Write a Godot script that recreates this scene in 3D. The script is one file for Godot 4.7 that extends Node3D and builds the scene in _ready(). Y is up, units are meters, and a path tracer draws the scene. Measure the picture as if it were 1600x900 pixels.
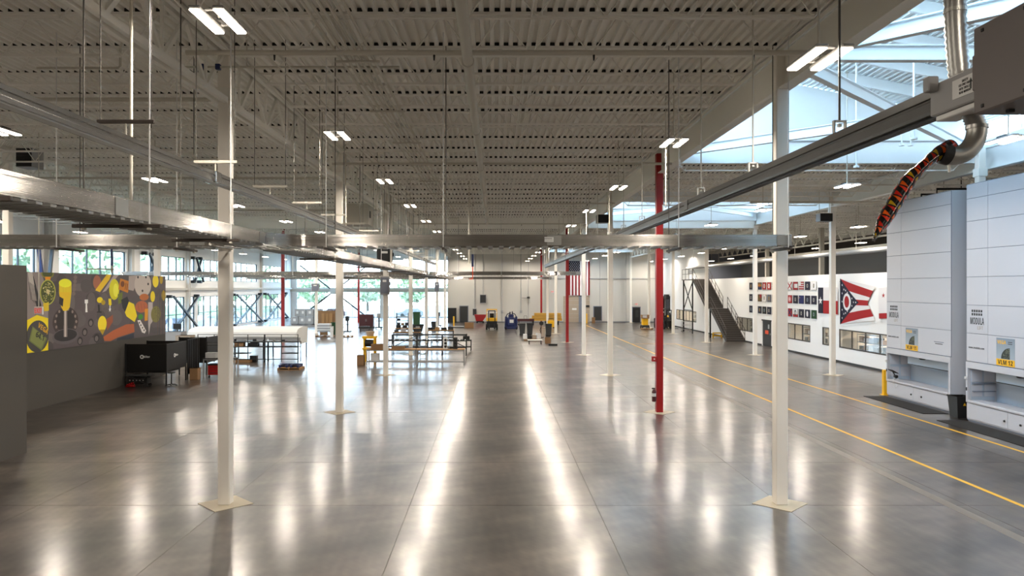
extends Node3D
# A large empty factory hall. Axes: x to the right, y up, the hall runs along -z. The eye stands at (0, 4.8, 0).
const EYE := 4.8          # height of the eye
const LENS := 1140.0      # focal length in pixels of a 1600 x 900 frame
const ROOF := 10.1        # underside of the roof deck
const BAY := 11.89        # column spacing along the hall

var M := {}
var names := {}
var boxes := {}
var tubes := {}

# ---------------------------------------------------------------- mesh helpers
class MB:
	var v := PackedVector3Array()
	var n := PackedVector3Array()
	var uv := PackedVector2Array()
	var ix := PackedInt32Array()

	func corner(p: Vector3, q: Vector3, t := Vector2.ZERO) -> int:
		v.append(p); n.append(q); uv.append(t)
		return v.size() - 1

	func face(a: int, b: int, c: int) -> void:       # front faces run clockwise
		var g: Vector3 = (v[b] - v[a]).cross(v[c] - v[a])
		if g.dot(n[a] + n[b] + n[c]) > 0.0:
			ix.append_array(PackedInt32Array([a, c, b]))
		else:
			ix.append_array(PackedInt32Array([a, b, c]))

	func quad(a: Vector3, b: Vector3, c: Vector3, d: Vector3, q: Vector3, t := Rect2(0, 0, 1, 1)) -> MB:
		var i := corner(a, q, Vector2(t.position.x, t.end.y))
		corner(b, q, t.end); corner(c, q, Vector2(t.end.x, t.position.y)); corner(d, q, t.position)
		face(i, i + 1, i + 2); face(i, i + 2, i + 3)
		return self

	func tri(a: Vector3, b: Vector3, c: Vector3, q: Vector3) -> MB:
		var i := corner(a, q)
		corner(b, q); corner(c, q)
		face(i, i + 1, i + 2)
		return self

	func box(c: Vector3, s: Vector3, b := Basis.IDENTITY) -> MB:
		var h := s * 0.5
		for k in 3:
			for e in [-1.0, 1.0]:
				var q := Vector3.ZERO; q[k] = e
				var p := Vector3.ZERO; p[(k + 1) % 3] = h[(k + 1) % 3]
				var r := Vector3.ZERO; r[(k + 2) % 3] = h[(k + 2) % 3]
				var o: Vector3 = q * h[k]
				quad(c + b * (o - p - r), c + b * (o + p - r), c + b * (o + p + r), c + b * (o - p + r), b * q)
		return self

	func span(a: Vector3, b: Vector3) -> MB:          # box between two corners
		return box((a + b) * 0.5, (b - a).abs())

	func cbox(c: Vector3, s: Vector3, ch: float, b := Basis.IDENTITY) -> MB:   # chamfered box
		var h := s * 0.5
		ch = minf(ch, minf(h.x, minf(h.y, h.z)) * 0.9)
		for k in 3:
			for e in [-1.0, 1.0]:
				var q := Vector3.ZERO; q[k] = e
				var p := Vector3.ZERO; p[(k + 1) % 3] = h[(k + 1) % 3] - ch
				var r := Vector3.ZERO; r[(k + 2) % 3] = h[(k + 2) % 3] - ch
				var o: Vector3 = q * h[k]
				quad(c + b * (o - p - r), c + b * (o + p - r), c + b * (o + p + r), c + b * (o - p + r), b * q)
		for k in 3:                                    # the twelve chamfers
			var u := (k + 1) % 3
			var w := (k + 2) % 3
			for eu in [-1.0, 1.0]:
				for ew in [-1.0, 1.0]:
					var l := Vector3.ZERO; l[k] = h[k] - ch
					var p1 := Vector3.ZERO; p1[u] = eu * h[u]; p1[w] = ew * (h[w] - ch)
					var p2 := Vector3.ZERO; p2[u] = eu * (h[u] - ch); p2[w] = ew * h[w]
					var q := Vector3.ZERO; q[u] = eu; q[w] = ew
					quad(c + b * (p1 - l), c + b * (p1 + l), c + b * (p2 + l), c + b * (p2 - l), (b * q).normalized())
		for ex in [-1.0, 1.0]:
			for ey in [-1.0, 1.0]:
				for ez in [-1.0, 1.0]:
					var e := Vector3(ex, ey, ez)
					var i := h - Vector3.ONE * ch
					tri(c + b * (e * Vector3(h.x, i.y, i.z)), c + b * (e * Vector3(i.x, h.y, i.z)), c + b * (e * Vector3(i.x, i.y, h.z)), (b * e).normalized())
		return self

	func bar(a: Vector3, b: Vector3, w: float, t: float, up := Vector3.UP) -> MB:   # box beam from a to b, w wide, t high
		var z := (b - a).normalized()
		if absf(z.dot(up)) > 0.98: up = Vector3.RIGHT
		var x := up.cross(z).normalized()
		return box((a + b) * 0.5, Vector3(w, t, a.distance_to(b)), Basis(x, z.cross(x), z))

	func tube(pts: Array, r: float, sides := 8, caps := true, radii := []) -> MB:
		var up := Vector3.UP
		var rings := []
		for i in pts.size():
			var d: Vector3 = (pts[mini(i + 1, pts.size() - 1)] - pts[maxi(i - 1, 0)]).normalized()
			if absf(d.dot(up)) > 0.95: up = Vector3.FORWARD if absf(d.z) < 0.9 else Vector3.RIGHT
			var x: Vector3 = up.cross(d).normalized()
			var y: Vector3 = d.cross(x)
			up = y
			var rr: float = radii[i] if radii.size() else r
			var first := v.size()
			for s in sides + 1:
				var a := TAU * s / sides
				var q: Vector3 = x * cos(a) + y * sin(a)
				corner(pts[i] + q * rr, q, Vector2(float(s) / sides, i))
			rings.append(first)
		for i in rings.size() - 1:
			for s in sides:
				var a: int = rings[i] + s
				var b: int = rings[i + 1] + s
				face(a, a + 1, b + 1); face(a, b + 1, b)
		if caps:
			for e in [0, pts.size() - 1]:
				var d: Vector3 = (pts[0] - pts[1]) if e == 0 else (pts[e] - pts[e - 1])
				d = d.normalized()
				var m := corner(pts[e], d)
				var f := v.size()
				for s in sides + 1: corner(v[rings[e] + s], d)
				for s in sides: face(m, f + s, f + s + 1)
		return self

	func lathe(o: Vector3, prof: Array, sides := 16, b := Basis.IDENTITY) -> MB:   # profile of (radius, height)
		for i in prof.size() - 1:
			var d: Vector2 = (prof[i + 1] - prof[i]).normalized()
			if d == Vector2.ZERO: continue
			var f := v.size()
			for k in 2:
				for s in sides + 1:
					var a := TAU * s / sides
					var q := Vector3(cos(a) * d.y, -d.x, sin(a) * d.y)
					corner(o + b * Vector3(cos(a) * prof[i + k].x, prof[i + k].y, sin(a) * prof[i + k].x), b * q, Vector2(float(s) / sides, k))
			for s in sides:
				var p := f + s
				face(p, p + 1, p + sides + 2); face(p, p + sides + 2, p + sides + 1)
		return self

	func prism(poly: PackedVector2Array, d: float, t: Transform3D) -> MB:     # polygon in the local xy plane, d thick along local z
		var idx := Geometry2D.triangulate_polygon(poly)
		var box2 := Rect2(poly[0], Vector2.ZERO)
		for p in poly: box2 = box2.expand(p)
		for e in [-0.5, 0.5]:
			var q: Vector3 = t.basis * Vector3(0, 0, signf(e))
			var f := v.size()
			for p in poly: corner(t * Vector3(p.x, p.y, e * d), q, Vector2((p.x - box2.position.x) / maxf(box2.size.x, 1e-6), 1.0 - (p.y - box2.position.y) / maxf(box2.size.y, 1e-6)))
			for k in range(0, idx.size(), 3): face(f + idx[k], f + idx[k + 1], f + idx[k + 2])
		var turn := 1.0 if not Geometry2D.is_polygon_clockwise(poly) else -1.0
		for k in poly.size():
			var p := poly[k]
			var r := poly[(k + 1) % poly.size()]
			var q2 := Vector2((r - p).y, -(r - p).x).normalized() * turn
			quad(t * Vector3(p.x, p.y, -d / 2), t * Vector3(r.x, r.y, -d / 2), t * Vector3(r.x, r.y, d / 2), t * Vector3(p.x, p.y, d / 2), (t.basis * Vector3(q2.x, q2.y, 0)).normalized())
		return self

	func grid(nu: int, nv: int, f: Callable) -> MB:     # smooth sheet: f(u, v) -> [point, uv]
		var g := v.size()
		for j in nv + 1:
			for i in nu + 1:
				var u := float(i) / nu
				var w := float(j) / nv
				var e: Array = f.call(u, w)
				var du: Vector3 = f.call(minf(u + 0.01, 1.0), w)[0] - f.call(maxf(u - 0.01, 0.0), w)[0]
				var dw: Vector3 = f.call(u, minf(w + 0.01, 1.0))[0] - f.call(u, maxf(w - 0.01, 0.0))[0]
				corner(e[0], du.cross(dw).normalized(), e[1])
		for j in nv:
			for i in nu:
				var a := g + j * (nu + 1) + i
				face(a, a + 1, a + nu + 2); face(a, a + nu + 2, a + nu + 1)
		return self

	func done() -> ArrayMesh:
		var arr := []
		arr.resize(Mesh.ARRAY_MAX)
		arr[Mesh.ARRAY_VERTEX] = v; arr[Mesh.ARRAY_NORMAL] = n; arr[Mesh.ARRAY_TEX_UV] = uv; arr[Mesh.ARRAY_INDEX] = ix
		var m := ArrayMesh.new()
		m.add_surface_from_arrays(Mesh.PRIMITIVE_TRIANGLES, arr)
		return m

# ---------------------------------------------------------------- naming and tagging
func numbered(called: String, parent: Node) -> String:
	var key := str(parent.get_instance_id()) + called
	var k: int = names.get(key, 0)
	names[key] = k + 1
	return called if k == 0 else "%s_%03d" % [called, k]

func put(called: String, mesh, m: Material, parent: Node = self, at := Vector3.ZERO, b := Basis.IDENTITY) -> MeshInstance3D:
	var o := MeshInstance3D.new()
	o.name = numbered(called, parent)
	o.mesh = mesh.done() if mesh is MB else mesh
	o.material_override = m
	o.transform = Transform3D(b, at)
	o.cast_shadow = GeometryInstance3D.SHADOW_CASTING_SETTING_ON
	parent.add_child(o, true)
	return o

func tag(o: Node, label: String, category: String, group := "") -> Node:
	o.set_meta("label", label); o.set_meta("category", category)
	if group != "": o.set_meta("group", group)
	return o

func thing(called: String, label: String, category: String, at := Vector3.ZERO, turn := 0.0, group := "") -> Node3D:
	var o := Node3D.new()
	o.name = numbered(called, self)
	add_child(o, true)
	o.position = at; o.rotation.y = turn
	tag(o, label, category, group)
	return o

func struct(called: String, at := Vector3.ZERO) -> Node3D:
	var o := Node3D.new()
	o.name = called
	add_child(o, true)
	o.position = at
	o.set_meta("kind", "structure")
	return o

func dup(o: Node3D, at: Vector3, turn := 0.0, label := "", group := "") -> Node3D:
	var base := String(o.name).rstrip("0123456789").rstrip("_")
	var r: Node3D = o.duplicate()
	r.name = numbered(base, self)
	add_child(r, true)
	r.position = at; r.rotation.y = turn
	if label != "": r.set_meta("label", label)
	if group != "": r.set_meta("group", group)
	return r

func bm(s: Vector3, ch := 0.0) -> ArrayMesh:          # shared box meshes
	var key := "%.4f %.4f %.4f %.4f" % [s.x, s.y, s.z, ch]
	if not boxes.has(key):
		boxes[key] = (MB.new().cbox(Vector3.ZERO, s, ch) if ch > 0.0 else MB.new().box(Vector3.ZERO, s)).done()
	return boxes[key]

func slab(called: String, a: Vector3, b: Vector3, m: Material, parent: Node = self, ch := 0.0) -> MeshInstance3D:   # box part between two corners
	return put(called, bm((b - a).abs(), ch), m, parent, (a + b) * 0.5)

func rod(called: String, a: Vector3, b: Vector3, r: float, m: Material, parent: Node, sides := 6) -> MeshInstance3D:
	var l := a.distance_to(b)
	var key := "%.3f %.4f %d" % [l, r, sides]
	if not tubes.has(key): tubes[key] = MB.new().tube([Vector3.ZERO, Vector3(0, 0, l)], r, sides).done()
	var z := (b - a).normalized()
	var x := (Vector3.RIGHT if absf(z.y) > 0.9 else Vector3.UP).cross(z).normalized()
	return put(called, tubes[key], m, parent, a, Basis(x, z.cross(x), z))

func letters(called: String, s: String, h: float, depth: float, m: Material, parent: Node, at: Vector3, b := Basis.IDENTITY, bold := true, squeeze := 1.0) -> MeshInstance3D:
	var f := SystemFont.new()
	f.font_names = PackedStringArray(["Droid Sans"])
	f.font_weight = 700 if bold else 400
	var t := TextMesh.new()
	t.text = s; t.font = f; t.font_size = 64; t.pixel_size = h / 46.0; t.depth = depth; t.curve_step = 2.0
	return put(called, t, m, parent, at, b * Basis.from_scale(Vector3(squeeze, 1, 1)))

func sx(px: float, z: float) -> float: return (px - 773.0) * z / LENS       # metres to the right of the eye at distance z
func sy(py: float, z: float) -> float: return EYE - (py - 449.0) * z / LENS  # height at distance z
func fz(py: float) -> float: return EYE * LENS / (py - 449.0)               # distance of a floor point
func col(k: int) -> float: return 16.06 + BAY * k                          # distance of column line k

const FACE_RIGHT := Basis(Vector3(0, 0, -1), Vector3(0, 1, 0), Vector3(1, 0, 0))   # local z looks to +x, local x runs to -z
const FACE_LEFT := Basis(Vector3(0, 0, 1), Vector3(0, 1, 0), Vector3(-1, 0, 0))    # local z looks to -x, local x runs to +z

# ---------------------------------------------------------------- materials
func mat(c: Color, rough := 0.6, metal := 0.0) -> StandardMaterial3D:
	var m := StandardMaterial3D.new()
	m.albedo_color = c; m.roughness = rough; m.metallic = metal
	return m

func noise_image(size: int, freq: float, octaves: int, seed_: int, kind := FastNoiseLite.TYPE_SIMPLEX_SMOOTH) -> Image:
	var f := FastNoiseLite.new()
	f.seed = seed_; f.frequency = freq; f.noise_type = kind; f.fractal_octaves = octaves
	return f.get_seamless_image(size, size, false, false, 0.12)

func tex(i: Image) -> ImageTexture:
	return ImageTexture.create_from_image(i)

func glow(c: Color, e: float) -> StandardMaterial3D:
	var m := mat(Color.WHITE, 0.5)
	m.emission_enabled = true; m.emission = c; m.emission_energy_multiplier = e
	return m

func materials() -> void:
	M.ceiling = mat(Color(0.94, 0.93, 0.90), 0.75)
	M.duct = mat(Color(0.80, 0.78, 0.73), 0.6)
	M.column = mat(Color(0.94, 0.92, 0.885), 0.5)
	M.office = mat(Color(0.93, 0.925, 0.915), 0.75)
	M.void = mat(Color(0.12, 0.125, 0.13), 0.6)
	M.wall = mat(Color(0.76, 0.75, 0.725), 0.8)
	M.monitor = mat(Color(0.95, 0.965, 0.965), 0.7)
	M.red = mat(Color(0.58, 0.02, 0.025), 0.45)
	M.darkwall = mat(Color(0.30, 0.285, 0.265), 0.75)
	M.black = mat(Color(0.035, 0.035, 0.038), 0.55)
	M.curtain = mat(Color(0.02, 0.02, 0.022), 0.35)
	M.charcoal = mat(Color(0.16, 0.165, 0.17), 0.6)
	M.rubber = mat(Color(0.12, 0.115, 0.11), 0.9)
	M.steel = mat(Color(0.62, 0.62, 0.61), 0.35, 1.0)
	M.zinc = mat(Color(0.72, 0.72, 0.70), 0.38, 1.0)
	M.brown_steel = mat(Color(0.30, 0.27, 0.25), 0.55, 0.3)
	M.whitesteel = mat(Color(0.76, 0.76, 0.78), 0.4)
	M.bay = mat(Color(0.68, 0.73, 0.78), 0.4)
	M.seam = mat(Color(0.45, 0.47, 0.52), 0.6)
	M.greybox = mat(Color(0.42, 0.39, 0.375), 0.55)
	M.yellow = mat(Color(0.93, 0.71, 0.06), 0.5)
	M.lineyellow = mat(Color(0.86, 0.66, 0.16), 0.55)
	M.blue = mat(Color(0.05, 0.12, 0.33), 0.45)
	M.navy = mat(Color(0.05, 0.06, 0.17), 0.6)
	M.wood = mat(Color(0.62, 0.47, 0.30), 0.8)
	M.lumber = mat(Color(0.78, 0.60, 0.25), 0.7)
	M.card = mat(Color(0.55, 0.42, 0.29), 0.85)
	M.green = mat(Color(0.03, 0.25, 0.10), 0.5)
	M.maroon = mat(Color(0.25, 0.05, 0.07), 0.5)
	M.whiteplastic = mat(Color(0.87, 0.87, 0.86), 0.5)
	M.lightgrey = mat(Color(0.62, 0.62, 0.62), 0.6)
	M.beige = mat(Color(0.66, 0.60, 0.53), 0.7)
	M.orange = mat(Color(0.85, 0.28, 0.10), 0.6)
	M.frame = mat(Color(0.10, 0.13, 0.16), 0.45)
	M.stair = mat(Color(0.24, 0.22, 0.205), 0.55)
	M.asphalt = mat(Color(0.42, 0.42, 0.40), 0.9)
	M.lawn = mat(Color(0.30, 0.42, 0.18), 0.95)
	M.bark = mat(Color(0.28, 0.22, 0.16), 0.9)
	M.leaf = mat(Color(0.78, 0.85, 0.66), 0.8)
	M.leaf2 = mat(Color(0.84, 0.89, 0.74), 0.8)
	M.glass = mat(Color(0.85, 0.95, 0.95, 0.06), 0.02)
	M.glass.transparency = BaseMaterial3D.TRANSPARENCY_ALPHA
	# polished concrete: a sum of waves that repeats without a seam, from broad clouds to fine mottling
	var size := 512
	var r := RandomNumberGenerator.new()
	r.seed = 21
	var sum := PackedFloat32Array()
	sum.resize(size * size)
	for k in 34:
		var reach := 2.0 * pow(1.125, k)
		var turn := r.randf() * TAU
		var kx := int(round(reach * cos(turn)))
		var ky := int(round(reach * sin(turn)))
		var amp := 1.0 / pow(reach, 0.55)
		var ph := r.randf() * TAU
		var cx := PackedFloat32Array()
		var sx_ := PackedFloat32Array()
		for x in size:
			cx.append(cos(TAU * kx * x / size + ph) * amp)
			sx_.append(sin(TAU * kx * x / size + ph) * amp)
		for y in size:
			var cy := cos(TAU * ky * y / size)
			var sy_ := sin(TAU * ky * y / size)
			var o := y * size
			for x in size: sum[o + x] += cx[x] * cy - sx_[x] * sy_
	var c := Image.create(size, size, false, Image.FORMAT_RGBF)
	for y in size:
		for x in size:
			var l := 0.262 + 0.038 * sum[y * size + x]
			c.set_pixel(x, y, Color(l * 1.08, l * 0.985, l * 0.90).srgb_to_linear())
	M.floor = mat(Color.WHITE, 0.38)
	M.floor.clearcoat_enabled = true
	M.floor.clearcoat = 0.72
	M.floor.clearcoat_roughness = 0.185
	M.floor.albedo_texture = tex(c)
	M.floor.uv1_triplanar = true; M.floor.uv1_world_triplanar = true
	M.floor.uv1_scale = Vector3(0.085, 0.085, 0.085)
	M.floor.metallic_specular = 0.4
	for k in 4:                                         # slabs poured on different days differ a little in tone
		var f: StandardMaterial3D = M.floor.duplicate()
		var q: float = [1.0, 0.955, 0.975, 0.94][k]
		f.albedo_color = Color(q, q * [1.0, 0.995, 1.005, 0.99][k], q)
		M["slab%d" % k] = f
	M.joint = mat(Color(0.12, 0.11, 0.10), 0.8)
	M.sealant = mat(Color(0.40, 0.38, 0.35), 0.6)
	M.patch = mat(Color(0.70, 0.66, 0.58), 0.6)
	M.dusty = mat(Color(0.44, 0.41, 0.37), 0.35)
	M.darkrod = mat(Color(0.34, 0.33, 0.31), 0.6)
	# brushed aluminium of the cable trays: fine grooves along the rail
	var br := Image.create(32, 512, false, Image.FORMAT_RGB8)
	var rr := RandomNumberGenerator.new()
	rr.seed = 4
	for y in 512:
		var q := rr.randf()
		for x in 32: br.set_pixel(x, y, Color(q, q, q))
	br.bump_map_to_normal_map(2.2)
	M.alu = mat(Color(0.70, 0.69, 0.675), 0.17, 1.0)
	M.alu.normal_enabled = true
	M.alu.normal_texture = tex(br)
	M.alu.normal_scale = 0.8
	M.alu.uv1_triplanar = true; M.alu.uv1_world_triplanar = true
	M.alu.uv1_scale = Vector3(1.7, 1.7, 1.7)
	M.alu_dull = mat(Color(0.55, 0.55, 0.54), 0.45, 1.0)
	M.rail = mat(Color(0.27, 0.265, 0.255), 0.42, 0.7)
	M.lamp = glow(Color(1.0, 0.93, 0.84), 14.0)
	M.exit = glow(Color(1.0, 0.10, 0.08), 0.45)
	M.exit.albedo_color = Color(0.6, 0.03, 0.03)

# ---------------------------------------------------------------- the scene
func _ready() -> void:
	var cam := Camera3D.new()
	cam.name = "camera"
	cam.projection = Camera3D.PROJECTION_FRUSTUM
	cam.near = 0.1; cam.far = 400.0
	cam.size = 0.1 * 900.0 / LENS
	cam.frustum_offset = Vector2(27.0, -1.0) * 0.1 / LENS
	cam.position = Vector3(0, EYE, 0)
	add_child(cam)
	var env := Environment.new()
	env.background_mode = Environment.BG_SKY
	var sky := ProceduralSkyMaterial.new()
	sky.sky_top_color = Color(0.68, 0.85, 1.0)
	sky.sky_horizon_color = Color(0.86, 0.94, 1.0)
	sky.ground_bottom_color = Color(0.45, 0.46, 0.42)
	sky.ground_horizon_color = Color(0.80, 0.86, 0.88)
	sky.sky_energy_multiplier = SKY; sky.ground_energy_multiplier = SKY
	env.sky = Sky.new()
	env.sky.sky_material = sky
	env.tonemap_mode = Environment.TONE_MAPPER_LINEAR
	env.tonemap_exposure = EXPOSE
	env.sdfgi_enabled = true; env.ssao_enabled = true; env.ssil_enabled = true
	var we := WorldEnvironment.new()
	we.name = "environment"
	we.environment = env
	add_child(we)
	materials()
	build_floor()
	build_walls()
	build_ceiling()
	build_outdoors()
	build_columns()
	build_lamps()
	build_trays()
	build_busway()
	build_hose_rail()
	build_overhead()
	build_mural()
	build_booths()
	build_benches()
	build_tables()
	build_left_store()
	build_lifts()
	build_flags()
	build_stairs()
	build_far()
const SKY := 2.75
const EXPOSE := 1.6
const LAMP := 8.0

func V(x: float, y: float, d: float) -> Vector3: return Vector3(x, y, -d)     # d metres down the hall

# ---------------------------------------------------------------- shell of the hall
func wall_mesh(along_hall: bool, at: float, thick: float, u0: float, u1: float, y0: float, y1: float, holes: Array) -> MB:
	var us := [u0, u1]
	var ys := [y0, y1]
	for h: Rect2 in holes:
		for q in [h.position.x, h.end.x]: if q > u0 and q < u1: us.append(q)
		for q in [h.position.y, h.end.y]: if q > y0 and q < y1: ys.append(q)
	us.sort(); ys.sort()
	var m := MB.new()
	for i in us.size() - 1:
		var run := -1.0                                    # join cells upwards while they are solid
		for j in ys.size():
			var solid: bool = j < ys.size() - 1 and us[i + 1] - us[i] > 0.001
			if solid:
				var p := Vector2((us[i] + us[i + 1]) / 2, (ys[j] + ys[j + 1]) / 2)
				for h: Rect2 in holes: if h.has_point(p): solid = false
			if solid and run < 0.0: run = ys[j]
			if not solid and run >= 0.0:
				if along_hall: m.span(V(at - thick / 2, run, us[i]), V(at + thick / 2, ys[j], us[i + 1]))
				else: m.span(V(us[i], run, at - thick / 2), V(us[i + 1], ys[j], at + thick / 2))
				run = -1.0
	return m

var window_count := 0
func window(along_hall: bool, at: float, h: Rect2, panes: int, bars: Array, m: Material, wide := 0.07, deep := 0.12) -> Node3D:   # frame, mullions and panes in a wall opening
	window_count += 1
	var w := struct("window_%d" % window_count)
	var P := func(u: float, y: float, off: float) -> Vector3: return V(at + off, y, u) if along_hall else V(u, y, at - off)
	var f := MB.new()
	for e in [[h.position.x, h.position.y, h.position.x + wide, h.end.y], [h.end.x - wide, h.position.y, h.end.x, h.end.y], [h.position.x, h.position.y, h.end.x, h.position.y + wide], [h.position.x, h.end.y - wide, h.end.x, h.end.y]]:
		f.span(P.call(e[0], e[1], -deep / 2), P.call(e[2], e[3], deep / 2))
	put("window_frame", f, m, w)
	var step := h.size.x / panes
	for k in panes:
		var u := h.position.x + step * k
		if k > 0: slab("mullion", P.call(u - wide / 2, h.position.y + wide, -deep / 2), P.call(u + wide / 2, h.end.y - wide, deep / 2), m, w)
		slab("pane", P.call(u + 0.03, h.position.y + 0.03, -0.006), P.call(u + step - 0.03, h.end.y - 0.03, 0.006), M.glass, w)
	for y in bars: slab("transom", P.call(h.position.x, y - wide / 2, -deep / 2), P.call(h.end.x, y + wide / 2, deep / 2), m, w)
	return w

func build_floor() -> void:
	var fl := struct("floor")
	slab("subfloor", V(-32.2, -0.3, -25), V(38, -0.02, 116), M.joint, fl)
	var xs := [-32.2, -26.4, -22.3, -18.2, -14.12, -10.05, -5.97, -1.87, 2.23, 6.33, 10.4, 14.45, 18.5, 22.6, 38.0]
	var g := 0.006
	var far := MB.new()
	for k in range(-7, 25):
		var d0 := 4.17 + 3.963 * k
		var d1 := minf(d0 + 3.963, 100.0)
		for i in xs.size() - 1:
			if k >= -1 and k <= 16: slab("floor_slab", V(xs[i] + g, -0.08, d0 + g), V(xs[i + 1] - g, 0, d1 - g), M["slab%d" % ((i * 7 + (k + 7) * 5 + (k * i) % 3) % 4)], fl)
			else: far.span(V(xs[i] + g, -0.08, d0 + g), V(xs[i + 1] - g, 0, d1 - g))
	far.span(V(-32.2, -0.08, 100), V(-6.4, 0, 116))
	put("far_floor_slabs", far, M.floor, fl).set_meta("kind", "stuff")
	for x in xs.slice(1, 13): slab("joint_sealant", V(x - 0.003, -0.08, -6), V(x + 0.003, -0.003, 71.5), M.sealant, fl)
	# paint lines and the dusty filled trench beside them
	slab("floor_marking", V(11.53, 0, 6), V(11.65, 0.003, 92), M.lineyellow, fl)
	slab("floor_marking", V(15.34, 0, 6), V(15.46, 0.003, 62), M.lineyellow, fl)
	slab("floor_marking", V(11.65, 0, 61.9), V(15.46, 0.003, 62.02), M.lineyellow, fl)
	slab("trench_fill", V(9.9, 0, 8), V(10.16, 0.002, 60), M.dusty, fl)

func build_walls() -> void:
	# west wall with two rows of windows
	var holes := []
	for e in [[30.0, 39.6, 5], [42.2, 50.9, 5], [53.6, 63.3, 5], [65.9, 68.2, 1], [70.1, 75.4, 3], [76.6, 77.9, 1], [78.6, 86.4, 4], [88.6, 98.4, 5], [100.6, 110.0, 5]]:
		holes.append([Rect2(e[0], 5.5, e[1] - e[0], 2.36), e[2]])
		holes.append([Rect2(e[0], 0.25, e[1] - e[0], 3.58), e[2]])
	var rects := []
	for h in holes: rects.append(h[0])
	var w := struct("wall_left")
	put("wall_panels", wall_mesh(true, -32.2, 0.4, -25, 116, 0, 10.4, rects), M.office, w)
	for k in range(1, 8): put("pilaster", bm(Vector3(0.35, 10, 0.45)), M.wall, w, V(-31.85, 5, col(k) + 0.3))
	slab("sill_ledge", V(-32.0, 4.5, -25), V(-31.75, 4.75, 116), M.wall, w)
	for h in holes: window(true, -32.15, h[0], h[1], [h[0].position.y + h[0].size.y * (0.5 if h[0].position.y < 1.0 else 0.62)] if h[0].position.y < 1.0 else [], M.frame)
	# storefront at the far left end
	var w2 := struct("wall_far_left")
	var sh := [Rect2(-31.2, 0.1, 13.2, 4.0), Rect2(-17.6, 0.1, 10.8, 4.0), Rect2(-31.2, 4.7, 13.2, 4.4), Rect2(-17.6, 4.7, 10.8, 4.4)]
	put("wall_panels", wall_mesh(false, 115.0, 0.4, -32.2, -6.2, 0, 10.4, sh), M.office, w2)
	put("side_return", wall_mesh(true, -6.3, 0.3, 100.0, 115.0, 0, 10.4, []), M.wall, w2)
	for h in sh: window(false, 114.95, h, 6, [h.position.y + 2.4] if h.position.y < 1.0 else [], M.zinc, 0.06)
	slab("canopy_band", V(-32.0, 4.15, 114.2), V(-6.5, 4.55, 114.8), M.duct, w2)
	# far wall: tall precast panels with joints
	var wf := struct("wall_far")
	put("wall_body", wall_mesh(false, 100.3, 0.5, -6.4, 38, 0, 10.4, []), M.seam, wf)
	var xs := [-6.4, -2.6, 1.0, 4.6, 7.2, 10.8, 14.4, 18.0, 22.0]
	for i in xs.size() - 1:
		slab("wall_panel", V(xs[i] + 0.02, 0.12, 99.98), V(xs[i + 1] - 0.02, 5.95, 100.1), M.wall, wf)
		slab("wall_panel", V(xs[i] + 0.02, 6.0, 99.98), V(xs[i + 1] - 0.02, 10.2, 100.1), M.wall, wf)
	slab("rail_conduit", V(7.3, 5.94, 99.85), V(22.0, 6.06, 99.96), M.lightgrey, wf)
	# east wall of the hall: white office wall with windows, lower than the roof
	var wr := struct("wall_right")
	var oh := [[Rect2(38.6, 0.94, 8.2, 1.2), 5], [Rect2(48.2, 0.94, 1.0, 1.2), 1], [Rect2(51.1, 0.94, 4.0, 1.2), 3], [Rect2(62.5, 0.94, 4.1, 1.2), 3], [Rect2(80.0, 0.94, 8.7, 1.2), 6]]
	var orects := [Rect2(58.3, 0, 2.0, 2.15), Rect2(92.0, 0, 3.4, 3.5)]
	for h in oh: orects.append(h[0])
	put("wall_body", wall_mesh(true, 22.2, 0.2, -25, 76.0, 0, 5.65, orects), M.office, wr)
	put("wall_body", wall_mesh(true, 22.2, 0.2, 76.0, 100.0, 0, 10.4, orects), M.office, wr)
	for h in oh: window(true, 22.12, h[0], h[1], [], M.stair, 0.08, 0.06)
	var bb := struct("baseboard_right")
	slab("baseboard", V(22.06, 0, -25), V(22.1, 0.12, 58.2), M.charcoal, bb)
	slab("baseboard", V(22.06, 0, 60.4), V(22.1, 0.12, 91.8), M.charcoal, bb)
	# rooms behind the office windows
	var ro := struct("wall_office")
	slab("back_wall", V(27.0, 0, -25), V(27.2, 5.45, 100), M.wall, ro)
	slab("mezzanine_slab", V(22.3, 5.45, -25), V(38, 5.65, 76.0), M.lightgrey, ro)
	for d in [36.0, 47.6, 57.0, 61.5, 70.0, 90.0]: slab("partition_wall", V(22.3, 0, d - 0.06), V(27.0, 5.45, d + 0.06), M.wall, ro)
	for e in [[42.0, 5.0], [53.0, 2.2], [64.5, 2.2], [84.5, 4.5]]:
		slab("office_ceiling", V(22.3, 2.9, e[0] - e[1]), V(27.0, 3.0, e[0] + e[1]), M.wall, ro)
	# dark screens on the mezzanine
	var wm := struct("wall_mezzanine")
	slab("dark_screen", V(25.0, 5.65, 30), V(25.1, 7.2, 74), M.void, wm)
	slab("pale_beam", V(24.6, 7.2, 30), V(24.9, 7.55, 100), M.duct, wm)
	for d in [36.0, 43.0, 44.5, 55.0, 66.0]: slab("mezzanine_post", V(24.55, 5.65, d), V(24.85, 9.3, d + 0.3), M.duct, wm)
	var we := struct("wall_east")
	slab("wall_body", V(38, 0, -25), V(38.3, 10.4, 101), M.darkwall, we)
	var wn := struct("wall_near")
	slab("wall_body", V(-32.4, 0, -25.3), V(38.3, 10.4, -25), M.wall, wn)
	# dark partition that carries the mural, and the block in front of it
	var wp := struct("wall_partition")
	slab("partition_face", V(-18.5, 0, 21.2), V(-18.1, 5.4, 40.1), M.darkwall, wp)
	slab("partition_return", V(-18.5, 0, 20.9), V(-13.9, 5.43, 21.2), M.darkwall, wp)
	slab("partition_block", V(-13.9, 0, -25), V(-13.6, 5.43, 21.2), M.darkwall, wp)

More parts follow.
